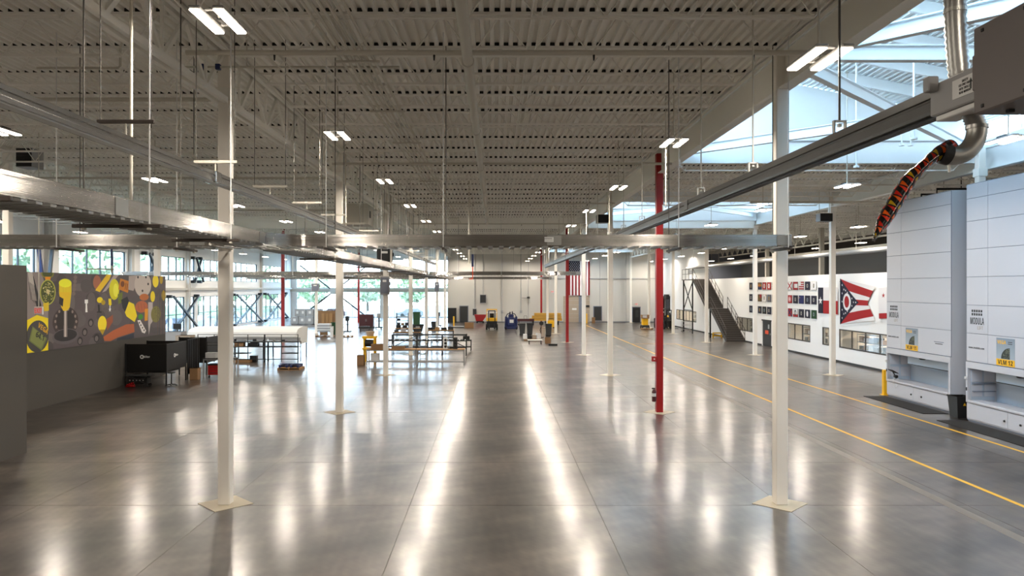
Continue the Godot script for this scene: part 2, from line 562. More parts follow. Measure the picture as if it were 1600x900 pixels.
const HOLES := [[4.3, 27.6], [40.2, 51.4], [89.0, 97.5]]     # roof openings under the lanterns, between x 6.5 and 18.4

func deck(x0: float, x1: float, d0: float, d1: float, y: float, fall := 0.0) -> MB:     # ribbed steel deck, ribs along the hall
	var m := MB.new()
	var pts := []
	var x := x0
	while x < x1 - 0.01:
		pts.append_array([Vector2(x, 0), Vector2(x + 0.075, 0), Vector2(x + 0.095, 0.075), Vector2(x + 0.185, 0.075)])
		x += 0.2032
	for i in pts.size() - 1:
		var a: Vector2 = pts[i]
		var b: Vector2 = pts[i + 1]
		var q := Vector3((b - a).y, -(b - a).x, 0).normalized()
		m.quad(V(a.x, y + a.y - fall * (a.x - x0), d0), V(a.x, y + a.y - fall * (a.x - x0), d1), V(b.x, y + b.y - fall * (b.x - x0), d1), V(b.x, y + b.y - fall * (b.x - x0), d0), q)
	return m

func joist_mesh(l: float) -> ArrayMesh:        # open-web joist along x from 0, y 0 at its top
	var m := MB.new()
	var s := 0.85
	m.span(Vector3(0, -0.05, -0.055), Vector3(l, 0, -0.012)).span(Vector3(0, -0.05, 0.012), Vector3(l, 0, 0.055))
	m.span(Vector3(0.9, -s, -0.05), Vector3(l - 0.9, -s + 0.045, -0.01)).span(Vector3(0.9, -s, 0.01), Vector3(l - 0.9, -s + 0.045, 0.05))
	var n := int(round((l - 1.8) / 1.2))
	var st := (l - 1.8) / n
	for k in n:
		var x := 0.9 + st * k
		m.tube([Vector3(x, -s + 0.02, 0), Vector3(x + st / 2, -0.03, 0)], 0.014, 4, false)
		m.tube([Vector3(x + st / 2, -0.03, 0), Vector3(x + st, -s + 0.02, 0)], 0.014, 4, false)
	m.tube([Vector3(0.15, -0.03, 0), Vector3(0.9, -s + 0.02, 0)], 0.02, 4, false)
	m.tube([Vector3(l - 0.15, -0.03, 0), Vector3(l - 0.9, -s + 0.02, 0)], 0.02, 4, false)
	return m.done()

func girder_mesh() -> ArrayMesh:               # joist girder along the hall, one bay, y 0 at its top
	var m := MB.new()
	for e in [-0.1, 0.1]:
		m.span(V(e - 0.05, -0.13, 0), V(e + 0.05, 0, BAY))
		m.span(V(e - 0.05, -1.26, 0.14), V(e + 0.05, -1.13, BAY - 0.14))
	for k in 6:
		var d := BAY / 6.0 * k
		var st := BAY / 6.0
		m.bar(V(0, -0.1, d), V(0, -1.15, d + st / 2), 0.09, 0.07, Vector3.RIGHT)
		m.bar(V(0, -1.15, d + st / 2), V(0, -0.1, d + st), 0.09, 0.07, Vector3.RIGHT)
		m.bar(V(0, -0.1, d + st / 2), V(0, -1.15, d + st / 2), 0.06, 0.05, Vector3.RIGHT)
	return m.done()

func wide_beam(x: float, d0: float, d1: float, y0: float, y1: float, m: Material, parent: Node) -> void:   # I-beam along the hall
	var b := MB.new()
	b.span(V(x - 0.012, y0, d0), V(x + 0.012, y1, d1))
	b.span(V(x - 0.15, y0, d0), V(x + 0.15, y0 + 0.03, d1)).span(V(x - 0.15, y1 - 0.03, d0), V(x + 0.15, y1, d1))
	put("roof_beam", b, m, parent)

func cross_beam(a: Vector3, b: Vector3, h: float, w: float, m: Material, parent: Node, called := "roof_beam") -> void:
	var k := MB.new()
	var up := Vector3.UP * h * 0.5
	k.bar(a, b, 0.02, h)
	k.bar(a + up, b + up, w, 0.025).bar(a - up, b - up, w, 0.025)
	put(called, k, m, parent)

func build_ceiling() -> void:
	var c := struct("ceiling")
	put("roof_deck", deck(-32.2, 6.5, -25, 116, ROOF), M.ceiling, c)
	put("roof_deck", deck(18.35, 38.2, -25, 101, ROOF), M.ceiling, c)
	var d := -25.0
	for h in HOLES:
		put("roof_deck", deck(6.5, 18.4, d, h[0], ROOF), M.ceiling, c)
		d = h[1]
	put("roof_deck", deck(6.5, 18.4, d, 101, ROOF), M.ceiling, c)
	var jm := joist_mesh(12.1)
	var jl := joist_mesh(13.5)
	for k in range(-10, 43):
		var z := 16.06 + BAY / 6.0 * k
		if z < -6 or z > 99: continue
		for i in 5:
			var x: float = [-31.9, -18.4, -5.92, 6.35, 18.55][i]
			if i == 3:
				var open := false
				for h in HOLES: if z > h[0] - 0.3 and z < h[1] + 0.3: open = true
				if open: continue
			put("joist", jl if i == 0 else jm, M.ceiling, c, V(x, ROOF, z))
	# black blocks in the deck ribs over every joist, standing in for shade
	var shade_blocks := {}
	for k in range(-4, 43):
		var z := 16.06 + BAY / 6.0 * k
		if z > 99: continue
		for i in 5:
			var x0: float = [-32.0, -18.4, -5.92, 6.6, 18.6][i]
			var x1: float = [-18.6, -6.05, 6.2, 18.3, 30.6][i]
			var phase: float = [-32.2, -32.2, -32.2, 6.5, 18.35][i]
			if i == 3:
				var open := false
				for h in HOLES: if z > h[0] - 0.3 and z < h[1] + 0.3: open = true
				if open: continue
			if not shade_blocks.has(i):
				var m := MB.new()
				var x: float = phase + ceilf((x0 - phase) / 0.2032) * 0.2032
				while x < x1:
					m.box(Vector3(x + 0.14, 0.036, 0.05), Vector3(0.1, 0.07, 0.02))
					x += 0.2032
				shade_blocks[i] = m.done()
			put("rib_shade_blocks", shade_blocks[i], M.black, c, V(0, ROOF, z)).set_meta("kind", "stuff")
	var gm := girder_mesh()
	for x in [-18.5, -5.97, 18.5, 30.7]:
		for k in range(-3, 7):
			if x == 18.5 and k < 3: continue
			put("girder", gm, M.ceiling, c, V(x, ROOF - 0.02, col(k)))
	for k in range(-3, 7): wide_beam(6.4, col(k), col(k + 1), 9.17, 10.06, M.ceiling, c)
	for k in range(-1, 3): wide_beam(18.5, col(k), col(k + 1), 9.2, 10.06, M.monitor, c)
	# thin bridging lines between joists
	for x in [-28.0, -24.0, -14.6, -10.2, -3.4, 0.6, 3.4, 22.0, 26.5]:
		rod("bridging", V(x, ROOF - 0.83, -6), V(x, ROOF - 0.83, 99), 0.018, M.ceiling, c, 4)
		rod("bridging", V(x + 0.3, ROOF - 0.06, -6), V(x + 0.3, ROOF - 0.06, 99), 0.018, M.ceiling, c, 4)
	# deep panels across the roof half-way down the hall
	slab("fascia_panel", V(-18.4, 8.98, 51.5), V(-6.2, 9.75, 51.62), M.ceiling, c)
	slab("fascia_panel", V(-5.8, 8.98, 51.5), V(6.2, 9.75, 51.62), M.ceiling, c)
	slab("fascia_panel", V(6.6, 8.98, 51.5), V(18.3, 9.82, 51.62), M.ceiling, c)
	# lanterns: a lean-to roof rising to a strip of glass on the west side
	var n := 0
	for h in HOLES:
		n += 1
		var l := struct("trim_lantern_%d" % n)
		var d0: float = h[0]
		var d1: float = h[1]
		put("lantern_deck", deck(6.3, 18.6, d0 - 0.2, d1 + 0.2, 13.5, 0.2), M.monitor, l)
		for e in [d0 - 0.1, d1 + 0.1]:
			var poly := PackedVector2Array([Vector2(6.45, 9.5), Vector2(18.45, 9.5), Vector2(18.45, 11.07), Vector2(6.45, 13.47)])
			put("lantern_gable", MB.new().prism(poly, 0.2, Transform3D(Basis.IDENTITY, V(0, 0, e))), M.monitor, l)
			var face := 0.11 if e < d0 else -0.11
			slab("gable_flashing", V(6.6, 10.3, e + face), V(18.3, 10.34, e + face * 1.6), M.lightgrey, l)
		slab("lantern_wall", V(18.35, 10.0, d0), V(18.55, 10.3, d1), M.monitor, l)
		slab("lantern_curb", V(6.35, 10.0, d0), V(6.55, 10.7, d1), M.monitor, l)
		slab("lantern_header", V(6.35, 13.1, d0), V(6.55, 13.5, d1), M.monitor, l)
		window(true, 18.45, Rect2(d0, 10.3, d1 - d0, 0.72), int((d1 - d0) / 1.98), [], M.monitor, 0.05, 0.1)  # east glass strip, added to let more daylight into the lantern
		window(true, 6.45, Rect2(d0, 10.7, d1 - d0, 2.4), int((d1 - d0) / 1.98), [], M.monitor, 0.06, 0.1)
		var z := d0 + 1.2
		while z < d1 - 0.5:
			var a := V(6.6, 13.25, z)
			put("purlin", MB.new().bar(a, a + Vector3(11.7, -2.34, 0), 0.1, 0.36), M.monitor, l)
			z += 2.0
		for dd in [d0 + 5.0, d0 + 11.0, d1 - 3.5]:
			if dd > d1 - 1: continue
			put("conduit", MB.new().tube([V(9.5, 10.35, dd), V(9.5, 11.8, dd), V(11.5, 12.0, dd - 1.6)], 0.03, 6), M.monitor, l)
	# beams and diagonal ties across the first two openings
	for k in [0, 1, 2, 3]:
		cross_beam(V(6.5, 9.95, col(k)), V(18.4, 9.95, col(k)), 0.32, 0.2, M.monitor, c)
	for k in [-1, 0, 2]:
		cross_beam(V(6.55, 9.92, col(k) + 0.2), V(18.35, 9.92, col(k + 1) - 0.2), 0.3, 0.18, M.monitor, c, "tie_beam")
		cross_beam(V(6.55, 9.9, col(k + 1) - 0.2), V(18.35, 9.9, col(k) + 0.2), 0.3, 0.18, M.monitor, c, "tie_beam")

# ---------------------------------------------------------------- outside the windows
func build_outdoors() -> void:
	var g := struct("ground")
	slab("lawn", V(-120, -0.5, -40), V(-46, -0.2, 200), M.lawn, g)
	slab("car_park", V(-46, -0.5, -40), V(-32.4, -0.2, 200), M.asphalt, g)
	slab("car_park", V(-32.4, -0.5, 115.2), V(60, -0.2, 200), M.asphalt, g)
	var leafy := MB.new()                        # one crown of leaf clumps
	var r := RandomNumberGenerator.new()
	r.seed = 31
	for k in 420:
		var u := Vector3(r.randfn(), r.randfn(), r.randfn()).normalized() * (0.72 + 0.3 * r.randf())
		var c := Vector3(u.x * 3.0, u.y * 3.6, u.z * 3.0)
		var b := Basis.from_euler(Vector3(r.randf() * TAU, r.randf() * TAU, r.randf() * TAU))
		var s := 0.45 + 0.4 * r.randf()
		var up := (u + b.y * 0.6).normalized()
		leafy.tri(c + b * Vector3(-s, 0, -s * 0.6), c + b * Vector3(s, 0.1, 0), c + b * Vector3(0, -0.1, s), up)
		leafy.tri(c + b * Vector3(-s, 0, 0), c + b * Vector3(s * 0.6, 0.3, s * 0.5), c + b * Vector3(0.1, 0, -s), up)
	var crown := leafy.done()
	var trunk := MB.new().tube([Vector3(0, -0.3, 0), Vector3(0.1, 2, 0), Vector3(0, 4.5, 0.1)], 0.2, 8, true, [0.26, 0.2, 0.12]).done()
	var i := 0
	for d in [57.0, 66.0, 75.0, 84.0, 94.0, 105.0, 117.0, 130.0, 145.0, 162.0]:
		var x: float = -43.0 - r.randf() * 5.0
		var t := thing("tree", "%s green tree outside the window wall, %s along the car park" % [["dark", "pale"][i % 2], ["first", "second", "third", "fourth", "fifth", "sixth", "seventh", "eighth", "ninth", "last"][i]], "tree", V(x, 0, d), r.randf() * 6.0)
		var hs := 0.9 + 0.3 * r.randf()
		put("trunk", trunk, M.bark, t)
		put("crown", crown, M.leaf if i % 2 == 0 else M.leaf2, t, Vector3(0, 6.0 * hs, 0), Basis.from_scale(Vector3(1.15, hs, 1.15)))
		i += 1
	for k in 4:
		var t := thing("tree", "round pale tree beyond the far glazed front, %s from the window wall" % ["first", "second", "third", "last"][k], "tree", V(-37.0 + 10.0 * k, 0, 150.0 + 5.0 * (k % 2)), k * 1.3)
		put("trunk", trunk, M.bark, t)
		put("crown", crown, M.leaf2 if k % 2 else M.leaf, t, Vector3(0, 4.6, 0), Basis.from_scale(Vector3(1.0, 0.8, 1.0)))
	for e in [[-36.5, 84.0, 0], [-36.5, 92.0, 1], [-36.5, 100.0, 2], [-27.0, 122.0, 3], [-14.0, 122.0, 1]]:
		var m: Material = [M.navy, M.lightgrey, M.charcoal, M.maroon][e[2]]
		var c := thing("car", "%s car parked outside the %s" % [["dark blue", "silver", "charcoal", "maroon"][e[2]], "far glazed front" if e[1] > 110 else "long window wall, %s in the row" % ["first", "second", "third"][e[2]]], "car", V(e[0], -0.2, e[1]), 0.0 if e[1] < 110 else PI / 2)
		var side := PackedVector2Array([Vector2(-2.2, 0.3), Vector2(2.2, 0.3), Vector2(2.25, 0.75), Vector2(1.3, 0.95), Vector2(0.6, 1.45), Vector2(-1.2, 1.48), Vector2(-2.1, 0.98)])
		put("body", MB.new().prism(side, 1.7, Transform3D(FACE_RIGHT, Vector3.ZERO)), m, c)
		for a in [-1.35, 1.4]:
			for s in [-0.8, 0.8]:
				put("wheel", MB.new().tube([Vector3(s - 0.1, 0.33, a), Vector3(s + 0.1, 0.33, a)], 0.33, 14), M.rubber, c)

# ---------------------------------------------------------------- columns
func build_columns() -> void:
	var shaft := MB.new().cbox(Vector3(0, 4.97, 0), Vector3(0.262, 9.94, 0.262), 0.018).done()
	var pad := MB.new()
	var pp := PackedVector2Array([Vector2(0, -0.62), Vector2(0.62, 0), Vector2(0, 0.62), Vector2(-0.62, 0)])
	pad.prism(pp, 0.012, Transform3D(Basis(Vector3.RIGHT, Vector3.FORWARD, Vector3.UP), Vector3(0, 0.004, 0)))
	var padm := pad.done()
	var cap := MB.new().cbox(Vector3(0, 9.05, 0), Vector3(0.34, 0.3, 0.34), 0.01).done()
	var order := ["first", "second", "third", "fourth", "fifth", "sixth", "seventh", "eighth"]
	var rows := [["row behind the mural partition", -18.5, [1, 2, 4, 5, 6, 7]], ["row under the left cable trays", -5.97, [0, 1, 2, 3, 4, 5, 6]], ["row beside the hanging hose rail", 6.33, [0, 1, 2, 3, 4, 5, 6, 7]], ["row beside the flag wall", 18.5, [1, 2, 3, 4, 5, 6, 7]]]
	for r in rows:
		var n := 0
		for k in r[2]:
			var red: bool = k in [1, 4, 7] and r[1] in [-18.5, 6.33] and not (k == 1 and r[1] < 0)
			var at := V(r[1], 0, col(k) + 0.13)
			if r[1] == -18.5 and k == 1: at = V(-18.66, 0, 27.95)
			if r[1] == 18.5 and k == 1: at = V(18.0, 0, 27.05)
			if k == 7: at.z = -99.2
			var c := thing("column", "%s square steel column, %s from the front in the %s" % ["red painted" if red else "white painted", order[n], r[0]], "column", at, 0.0)
			put("shaft", shaft, M.red if red else M.column, c)
			if not (k == 1 and r[1] == 18.5): put("base_pad", padm, M.patch, c)
			if not (r[1] == 6.33): put("cap_plate", cap, M.ceiling, c)
			n += 1

# ---------------------------------------------------------------- lamps
func pendant_light(at: Vector3, drop: float, label: String, group: String) -> Node3D:
	var t := thing("pendant_light", label, "ceiling light", at, 0.0, group)
	var key := "housing"
	if not boxes.has(key):
		var h := MB.new()
		for s in [-0.165, 0.165]: h.cbox(Vector3(s, 0.035, 0), Vector3(0.16, 0.045, 0.98), 0.012)
		for s in [-0.3, 0.3]: h.cbox(Vector3(0, 0.06, s), Vector3(0.2, 0.02, 0.06), 0.005)
		boxes[key] = h.done()
		boxes["driver"] = MB.new().cbox(Vector3(0, 0.1, -0.2), Vector3(0.11, 0.09, 0.3), 0.012).done()
		boxes["lens"] = MB.new().cbox(Vector3(0, 0, 0), Vector3(0.145, 0.026, 0.95), 0.01).done()
		boxes["rose"] = MB.new().lathe(Vector3.ZERO, [Vector2(0, 0), Vector2(0.05, 0), Vector2(0.05, 0.03), Vector2(0.02, 0.06), Vector2(0, 0.06)], 10).done()
	put("housing", boxes.housing, M.lightgrey, t)
	put("driver_box", boxes.driver, M.charcoal, t)
	put("stem", bm(Vector3(0.028, drop - 0.06, 0.028), 0.006), M.duct, t, Vector3(0, drop / 2 + 0.03, 0))
	put("rose", boxes.rose, M.duct, t, Vector3(0, drop - 0.06, 0))
	for s in [-0.165, 0.165]:
		put("diffuser", boxes.lens, M.lamp, t, Vector3(s, 0, 0))
		var a := AreaLight3D.new()
		a.name = "lamp_light" if s < 0 else "lamp_light_001"
		a.area_size = Vector2(0.145, 0.95)
		a.light_color = Color(1.0, 0.95, 0.885)
		a.light_energy = LAMP
		a.area_range = 80.0; a.area_attenuation = 2.0
		a.shadow_enabled = true
		a.position = Vector3(s, -0.016, 0)
		a.rotation.x = -PI / 2
		t.add_child(a)
	return t

func build_lamps() -> void:
	var order := ["first", "second", "third", "fourth", "fifth", "sixth", "seventh", "eighth", "ninth", "tenth", "eleventh", "twelfth"]
	var rows := [
		[-27.9, 17.4, 8.5, "row nearest the window wall"], [-20.1, 17.4, 8.5, "row above the mural partition"], [-11.75, 17.3, 8.5, "row above the black booths"],
		[-3.97, 10.5, 8.62, "row left of the big ceiling pipe"], [4.35, 9.8, 8.3, "row right of the big ceiling pipe"], [12.2, 9.4, 8.3, "row under the roof lanterns"],
		[20.8, 33.8, 8.25, "row along the flag wall"], [28.9, 57.6, 8.3, "row over the mezzanine"]]
	for r in rows:
		var d: float = r[1]
		for back in 3:                                     # lamps over and behind the eye light the near columns
			var bd: float = d - 7.93 * (back + 1)
			if d < 20.0 and bd > -16.0:
				pendant_light(V(r[0], r[2], bd), (12.28 if r[0] == 12.2 and bd > 4.3 else ROOF - 0.03) - r[2], "pendant light over the near end, %s in the %s" % [["first", "second", "third"][back], r[3]], "twin bar pendant lights of the near end")
		var n := 0
		while d < 98.0:
			var y: float = r[2]
			if r[0] == 4.35 and n == 0: y = 7.86
			if r[0] == 12.2 and n == 1: y = 8.3
			var top := ROOF - 0.03
			for h in HOLES: if r[0] == 12.2 and d > h[0] - 0.3 and d < h[1] + 0.3: top = 12.28      # hung from the lantern roof
			pendant_light(V(r[0], y, d), top - y, "twin bar pendant light, %s in the %s" % [order[n], r[3]], "twin bar pendant lights hung in rows")
			d += 7.93
			n += 1
	var no := 0
	for e in [[24.9, 41.0, 3.0], [24.9, 44.8, 3.0], [24.9, 53.0, 3.0], [24.9, 64.5, 3.0], [24.9, 83.0, 3.0], [24.9, 87.0, 3.0]]:
		no += 1
		var t := thing("office_ceiling_light", "flat panel light on the office ceiling behind the wall windows, %s from the lifts" % order[no - 1], "ceiling light", V(e[0], 2.86, e[1]), 0.0, "panel lights in the offices behind the windows")
		put("housing", bm(Vector3(1.0, 0.05, 1.0), 0.01), M.whiteplastic, t)
		put("diffuser", bm(Vector3(0.94, 0.02, 0.94)), M.lamp, t, Vector3(0, -0.035, 0))
		var a := AreaLight3D.new()
		a.name = "lamp_light"
		a.area_size = Vector2(0.94, 0.94)
		a.light_color = Color(1.0, 0.88, 0.72)
		a.light_energy = LAMP * 2.2
		a.area_range = 20.0; a.area_attenuation = 2.0
		a.shadow_enabled = true
		a.position = Vector3(0, -0.05, 0)
		a.rotation.x = -PI / 2
		t.add_child(a)

# ---------------------------------------------------------------- cable trays
const TRAY_LOW := 5.665
const TRAY_TOP := 5.9
const TRAY_HALF := 0.38

func tray_rail(l: float) -> ArrayMesh:               # C-shaped side rail along x from 0, flanges towards -z
	var key := "tray_rail %.3f" % l
	if not boxes.has(key):
		var m := MB.new()
		m.span(Vector3(0, 0, -0.004), Vector3(l, TRAY_TOP - TRAY_LOW, 0.0))
		m.span(Vector3(0, TRAY_TOP - TRAY_LOW - 0.006, -0.035), Vector3(l, TRAY_TOP - TRAY_LOW, -0.004)).span(Vector3(0, 0, -0.035), Vector3(l, 0.006, -0.004))
		boxes[key] = m.done()
	return boxes[key]

func tray(a: Vector3, b: Vector3, label: String, hangers: Array, group := "") -> Node3D:     # straight ladder tray from a to b on the axis of its bed
	var l := a.distance_to(b)
	var t := thing("cable_tray", label, "cable tray", a, 0.0, group)
	var x := (b - a).normalized()
	var z := x.cross(Vector3.UP)
	var base := Basis(x, Vector3.UP, z)
	t.basis = base
	put("side_rail", tray_rail(l), M.alu, t, Vector3(0, 0, TRAY_HALF))
	put("side_rail", tray_rail(l), M.alu, t, Vector3(l, 0, -TRAY_HALF), Basis(Vector3(-1, 0, 0), Vector3.UP, Vector3(0, 0, -1)))
	var n := int(l / 0.229)
	for k in n: put("rung", bm(Vector3(0.1, 0.034, TRAY_HALF * 2 - 0.01), 0.004), M.alu_dull, t, Vector3((k + 0.5) * l / n, -0.018, 0))
	for e in [-1.0, 1.0]:
		if l > 3.0: put("splice_plate", bm(Vector3(0.3, TRAY_TOP - TRAY_LOW - 0.03, 0.006)), M.alu_dull, t, Vector3(l - 0.16, 0.117, e * (TRAY_HALF + 0.004)))
	for h in hangers:
		put("strut", bm(Vector3(0.045, 0.05, 1.16), 0.006), M.brown_steel, t, Vector3(h, -0.061, 0))
		for e in [-1.0, 1.0]:
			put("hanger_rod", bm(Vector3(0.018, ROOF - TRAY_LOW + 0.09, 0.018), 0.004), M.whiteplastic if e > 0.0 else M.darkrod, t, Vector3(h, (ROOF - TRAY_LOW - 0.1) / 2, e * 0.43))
			put("rod_nut", bm(Vector3(0.05, 0.03, 0.05), 0.006), M.duct, t, Vector3(h, -0.1, e * 0.43))
	return t

func build_trays() -> void:
	var xc := -4.95
	var dc := 15.58
	tray(V(xc, TRAY_LOW, 3.2), V(xc, TRAY_LOW, 9.1), "aluminium ladder cable tray overhead, its long side rail nearest the eye", [0.45, 3.4])
	tray(V(xc, TRAY_LOW, 9.1), V(xc, TRAY_LOW, 14.5), "aluminium ladder cable tray between the bolted splice and the curved crossing", [0.45, 3.4])
	var r := 0.7
	var f := thing("tray_crossing", "curved aluminium tray crossing where the two long cable trays meet", "cable tray", V(xc, TRAY_LOW, dc))
	for sx_ in [-1.0, 1.0]:
		for sz in [-1.0, 1.0]:
			var m := MB.new()
			var c := Vector3(sx_ * (TRAY_HALF + r), 0, sz * (TRAY_HALF + r))
			for k in 14:
				var a0 := PI / 2 * k / 14.0
				var a1 := PI / 2 * (k + 1) / 14.0
				var p0 := c + Vector3(-sx_ * cos(a0), 0, -sz * sin(a0)) * r
				var p1 := c + Vector3(-sx_ * cos(a1), 0, -sz * sin(a1)) * r
				var h := Vector3.UP * (TRAY_TOP - TRAY_LOW)
				var q := Vector3(sx_ * cos((a0 + a1) / 2), 0, sz * sin((a0 + a1) / 2))
				m.quad(p0, p1, p1 + h, p0 + h, q).quad(p0 - q * 0.004, p1 - q * 0.004, p1 + h - q * 0.004, p0 + h - q * 0.004, -q)
				m.quad(p0, p1, p1 - q * 0.035, p0 - q * 0.035, Vector3.DOWN).quad(p0 + h, p1 + h, p1 + h - q * 0.035, p0 + h - q * 0.035, Vector3.UP)
			put("curved_rail", m, M.alu, f)
	for k in range(-4, 5): put("rung", bm(Vector3(0.05, 0.022, (TRAY_HALF + (0.0 if absf(k) < 1 else 0.03 * k * k / 2.0)) * 2), 0.004), M.alu_dull, f, Vector3(k * 0.22, -0.012, 0))
	var run := [[-3.87, 1.4, "from the curved crossing to the small white label", [0.37, 2.8]], [1.4, 6.19, "that ends at the white column on the east side", [2.42, 4.7]]]
	for e in run:
		var hs: Array = e[3]
		var t := tray(V(e[0], TRAY_LOW, dc), V(e[1], TRAY_LOW, dc), "brushed cable tray across the hall, " + e[2], hs)
		if e[0] < 0:
			var tg := put("warning_label", bm(Vector3(0.19, 0.1, 0.004)), M.whiteplastic, t, Vector3(5.0, 0.13, TRAY_HALF + 0.012))
			letters("lettering", "WARNING", 0.026, 0.002, M.black, tg, Vector3(-0.02, 0.02, 0.003))
			letters("lettering", "Do not use as walkway", 0.016, 0.002, M.black, tg, Vector3(-0.01, -0.018, 0.003), Basis.IDENTITY, false, 0.8)
		else: put("end_plate", bm(Vector3(0.006, 0.235, 0.75)), M.alu, t, Vector3(4.787, 0.117, 0))
	tray(V(-12.4, TRAY_LOW, dc), V(-6.04, TRAY_LOW, dc), "aluminium ladder cable tray running from the curved crossing towards the dark partition", [0.9, 3.3, 5.8])
	tray(V(-20.4, TRAY_LOW, dc), V(-12.4, TRAY_LOW, dc), "aluminium ladder cable tray passing above the dark block wall", [1.0, 3.4, 5.9])
	var d := 16.68
	var nth := ["first", "second", "third", "fourth", "fifth", "sixth"]
	for k in 4:
		tray(V(xc, TRAY_LOW, d), V(xc, TRAY_LOW, d + 8.4), "receding aluminium ladder cable tray, %s length beyond the curved crossing" % nth[k], [4.0])
		d += 8.4
	tray(V(xc, TRAY_LOW, 51.5), V(xc, TRAY_LOW, 76.0), "farthest length of the receding cable tray, past the second cross tray", [3.0, 9.0, 15.0, 21.0])
	tray(V(-26.0, TRAY_LOW, 51.0), V(-5.5, TRAY_LOW, 51.0), "second cross tray in front of the window wall braces", [2.0, 7.0, 12.0, 17.0])
	tray(V(-4.55, TRAY_LOW, 51.0), V(5.95, TRAY_LOW, 51.0), "second cross tray above the steel work tables", [2.0, 5.0, 8.0])
	tray(V(-26.0, TRAY_LOW, 62.0), V(-5.5, TRAY_LOW, 62.0), "cross tray between the second and the farthest cross trays, left side", [2.0, 9.0, 16.0])
	tray(V(-12.0, TRAY_LOW, 51.4), V(-12.0, TRAY_LOW, 61.6), "short lengthwise tray joining the left cross trays", [2.0, 8.0])
	tray(V(-26.0, TRAY_LOW, 76.6), V(5.95, TRAY_LOW, 76.6), "farthest cross tray, high in front of the glazed far end", [4.0, 12.0, 20.0, 28.0])

# ---------------------------------------------------------------- busway on the left
func trapeze(t: Node3D, x: float, z: float, y: float, half: float, m: Material, drop: float) -> void:
	put("trapeze_strut", bm(Vector3(half * 2, 0.05, 0.045), 0.006), m, t, Vector3(x, y, z))
	for e in [-1.0, 1.0]: put("hanger_rod", bm(Vector3(0.012, ROOF - 6.6 - y + 0.09, 0.012), 0.003), M.darkrod, t, Vector3(x + e * (half - 0.04), (ROOF - 6.595 + y - 0.08) / 2, z))
	put("drop_rod", bm(Vector3(0.02, drop, 0.02), 0.004), M.duct, t, Vector3(x, y - drop / 2, z))

func build_busway() -> void:
	M.busway = mat(Color(0.66, 0.655, 0.65), 0.2, 1.0)
	var names_ := ["first", "second", "third", "fourth", "fifth", "sixth"]
	var prof := PackedVector2Array([Vector2(-0.1, 0), Vector2(0.1, 0), Vector2(0.1, 0.05), Vector2(0.085, 0.06), Vector2(0.085, 0.1), Vector2(0.1, 0.11), Vector2(0.1, 0.165), Vector2(-0.1, 0.165), Vector2(-0.1, 0.11), Vector2(-0.085, 0.1), Vector2(-0.085, 0.06), Vector2(-0.1, 0.05)])
	var l := 9.15
	var m := MB.new().prism(prof, l - 0.02, Transform3D(Basis.IDENTITY, Vector3(0, 0, -l / 2))).done()
	for k in 6:
		var t := thing("busway", "silver power busway hung above the left cable tray, %s length from the front" % names_[k], "busway", V(-4.8, 6.585, 3.4 + l * k))
		put("housing", m, M.busway, t)
		put("joint_cover", bm(Vector3(0.225, 0.19, 0.24), 0.01), M.busway, t, Vector3(0, 0.083, -l + 0.14))
		put("base_strip", bm(Vector3(0.12, 0.012, l - 0.02)), M.whiteplastic, t, Vector3(0, -0.006, -l / 2))
		for j in 3: trapeze(t, 0.0, -(0.02 + 3.05 * j + 3.02), 0.37, 0.37, M.brown_steel if k == 0 and j == 1 else M.duct, 0.2)


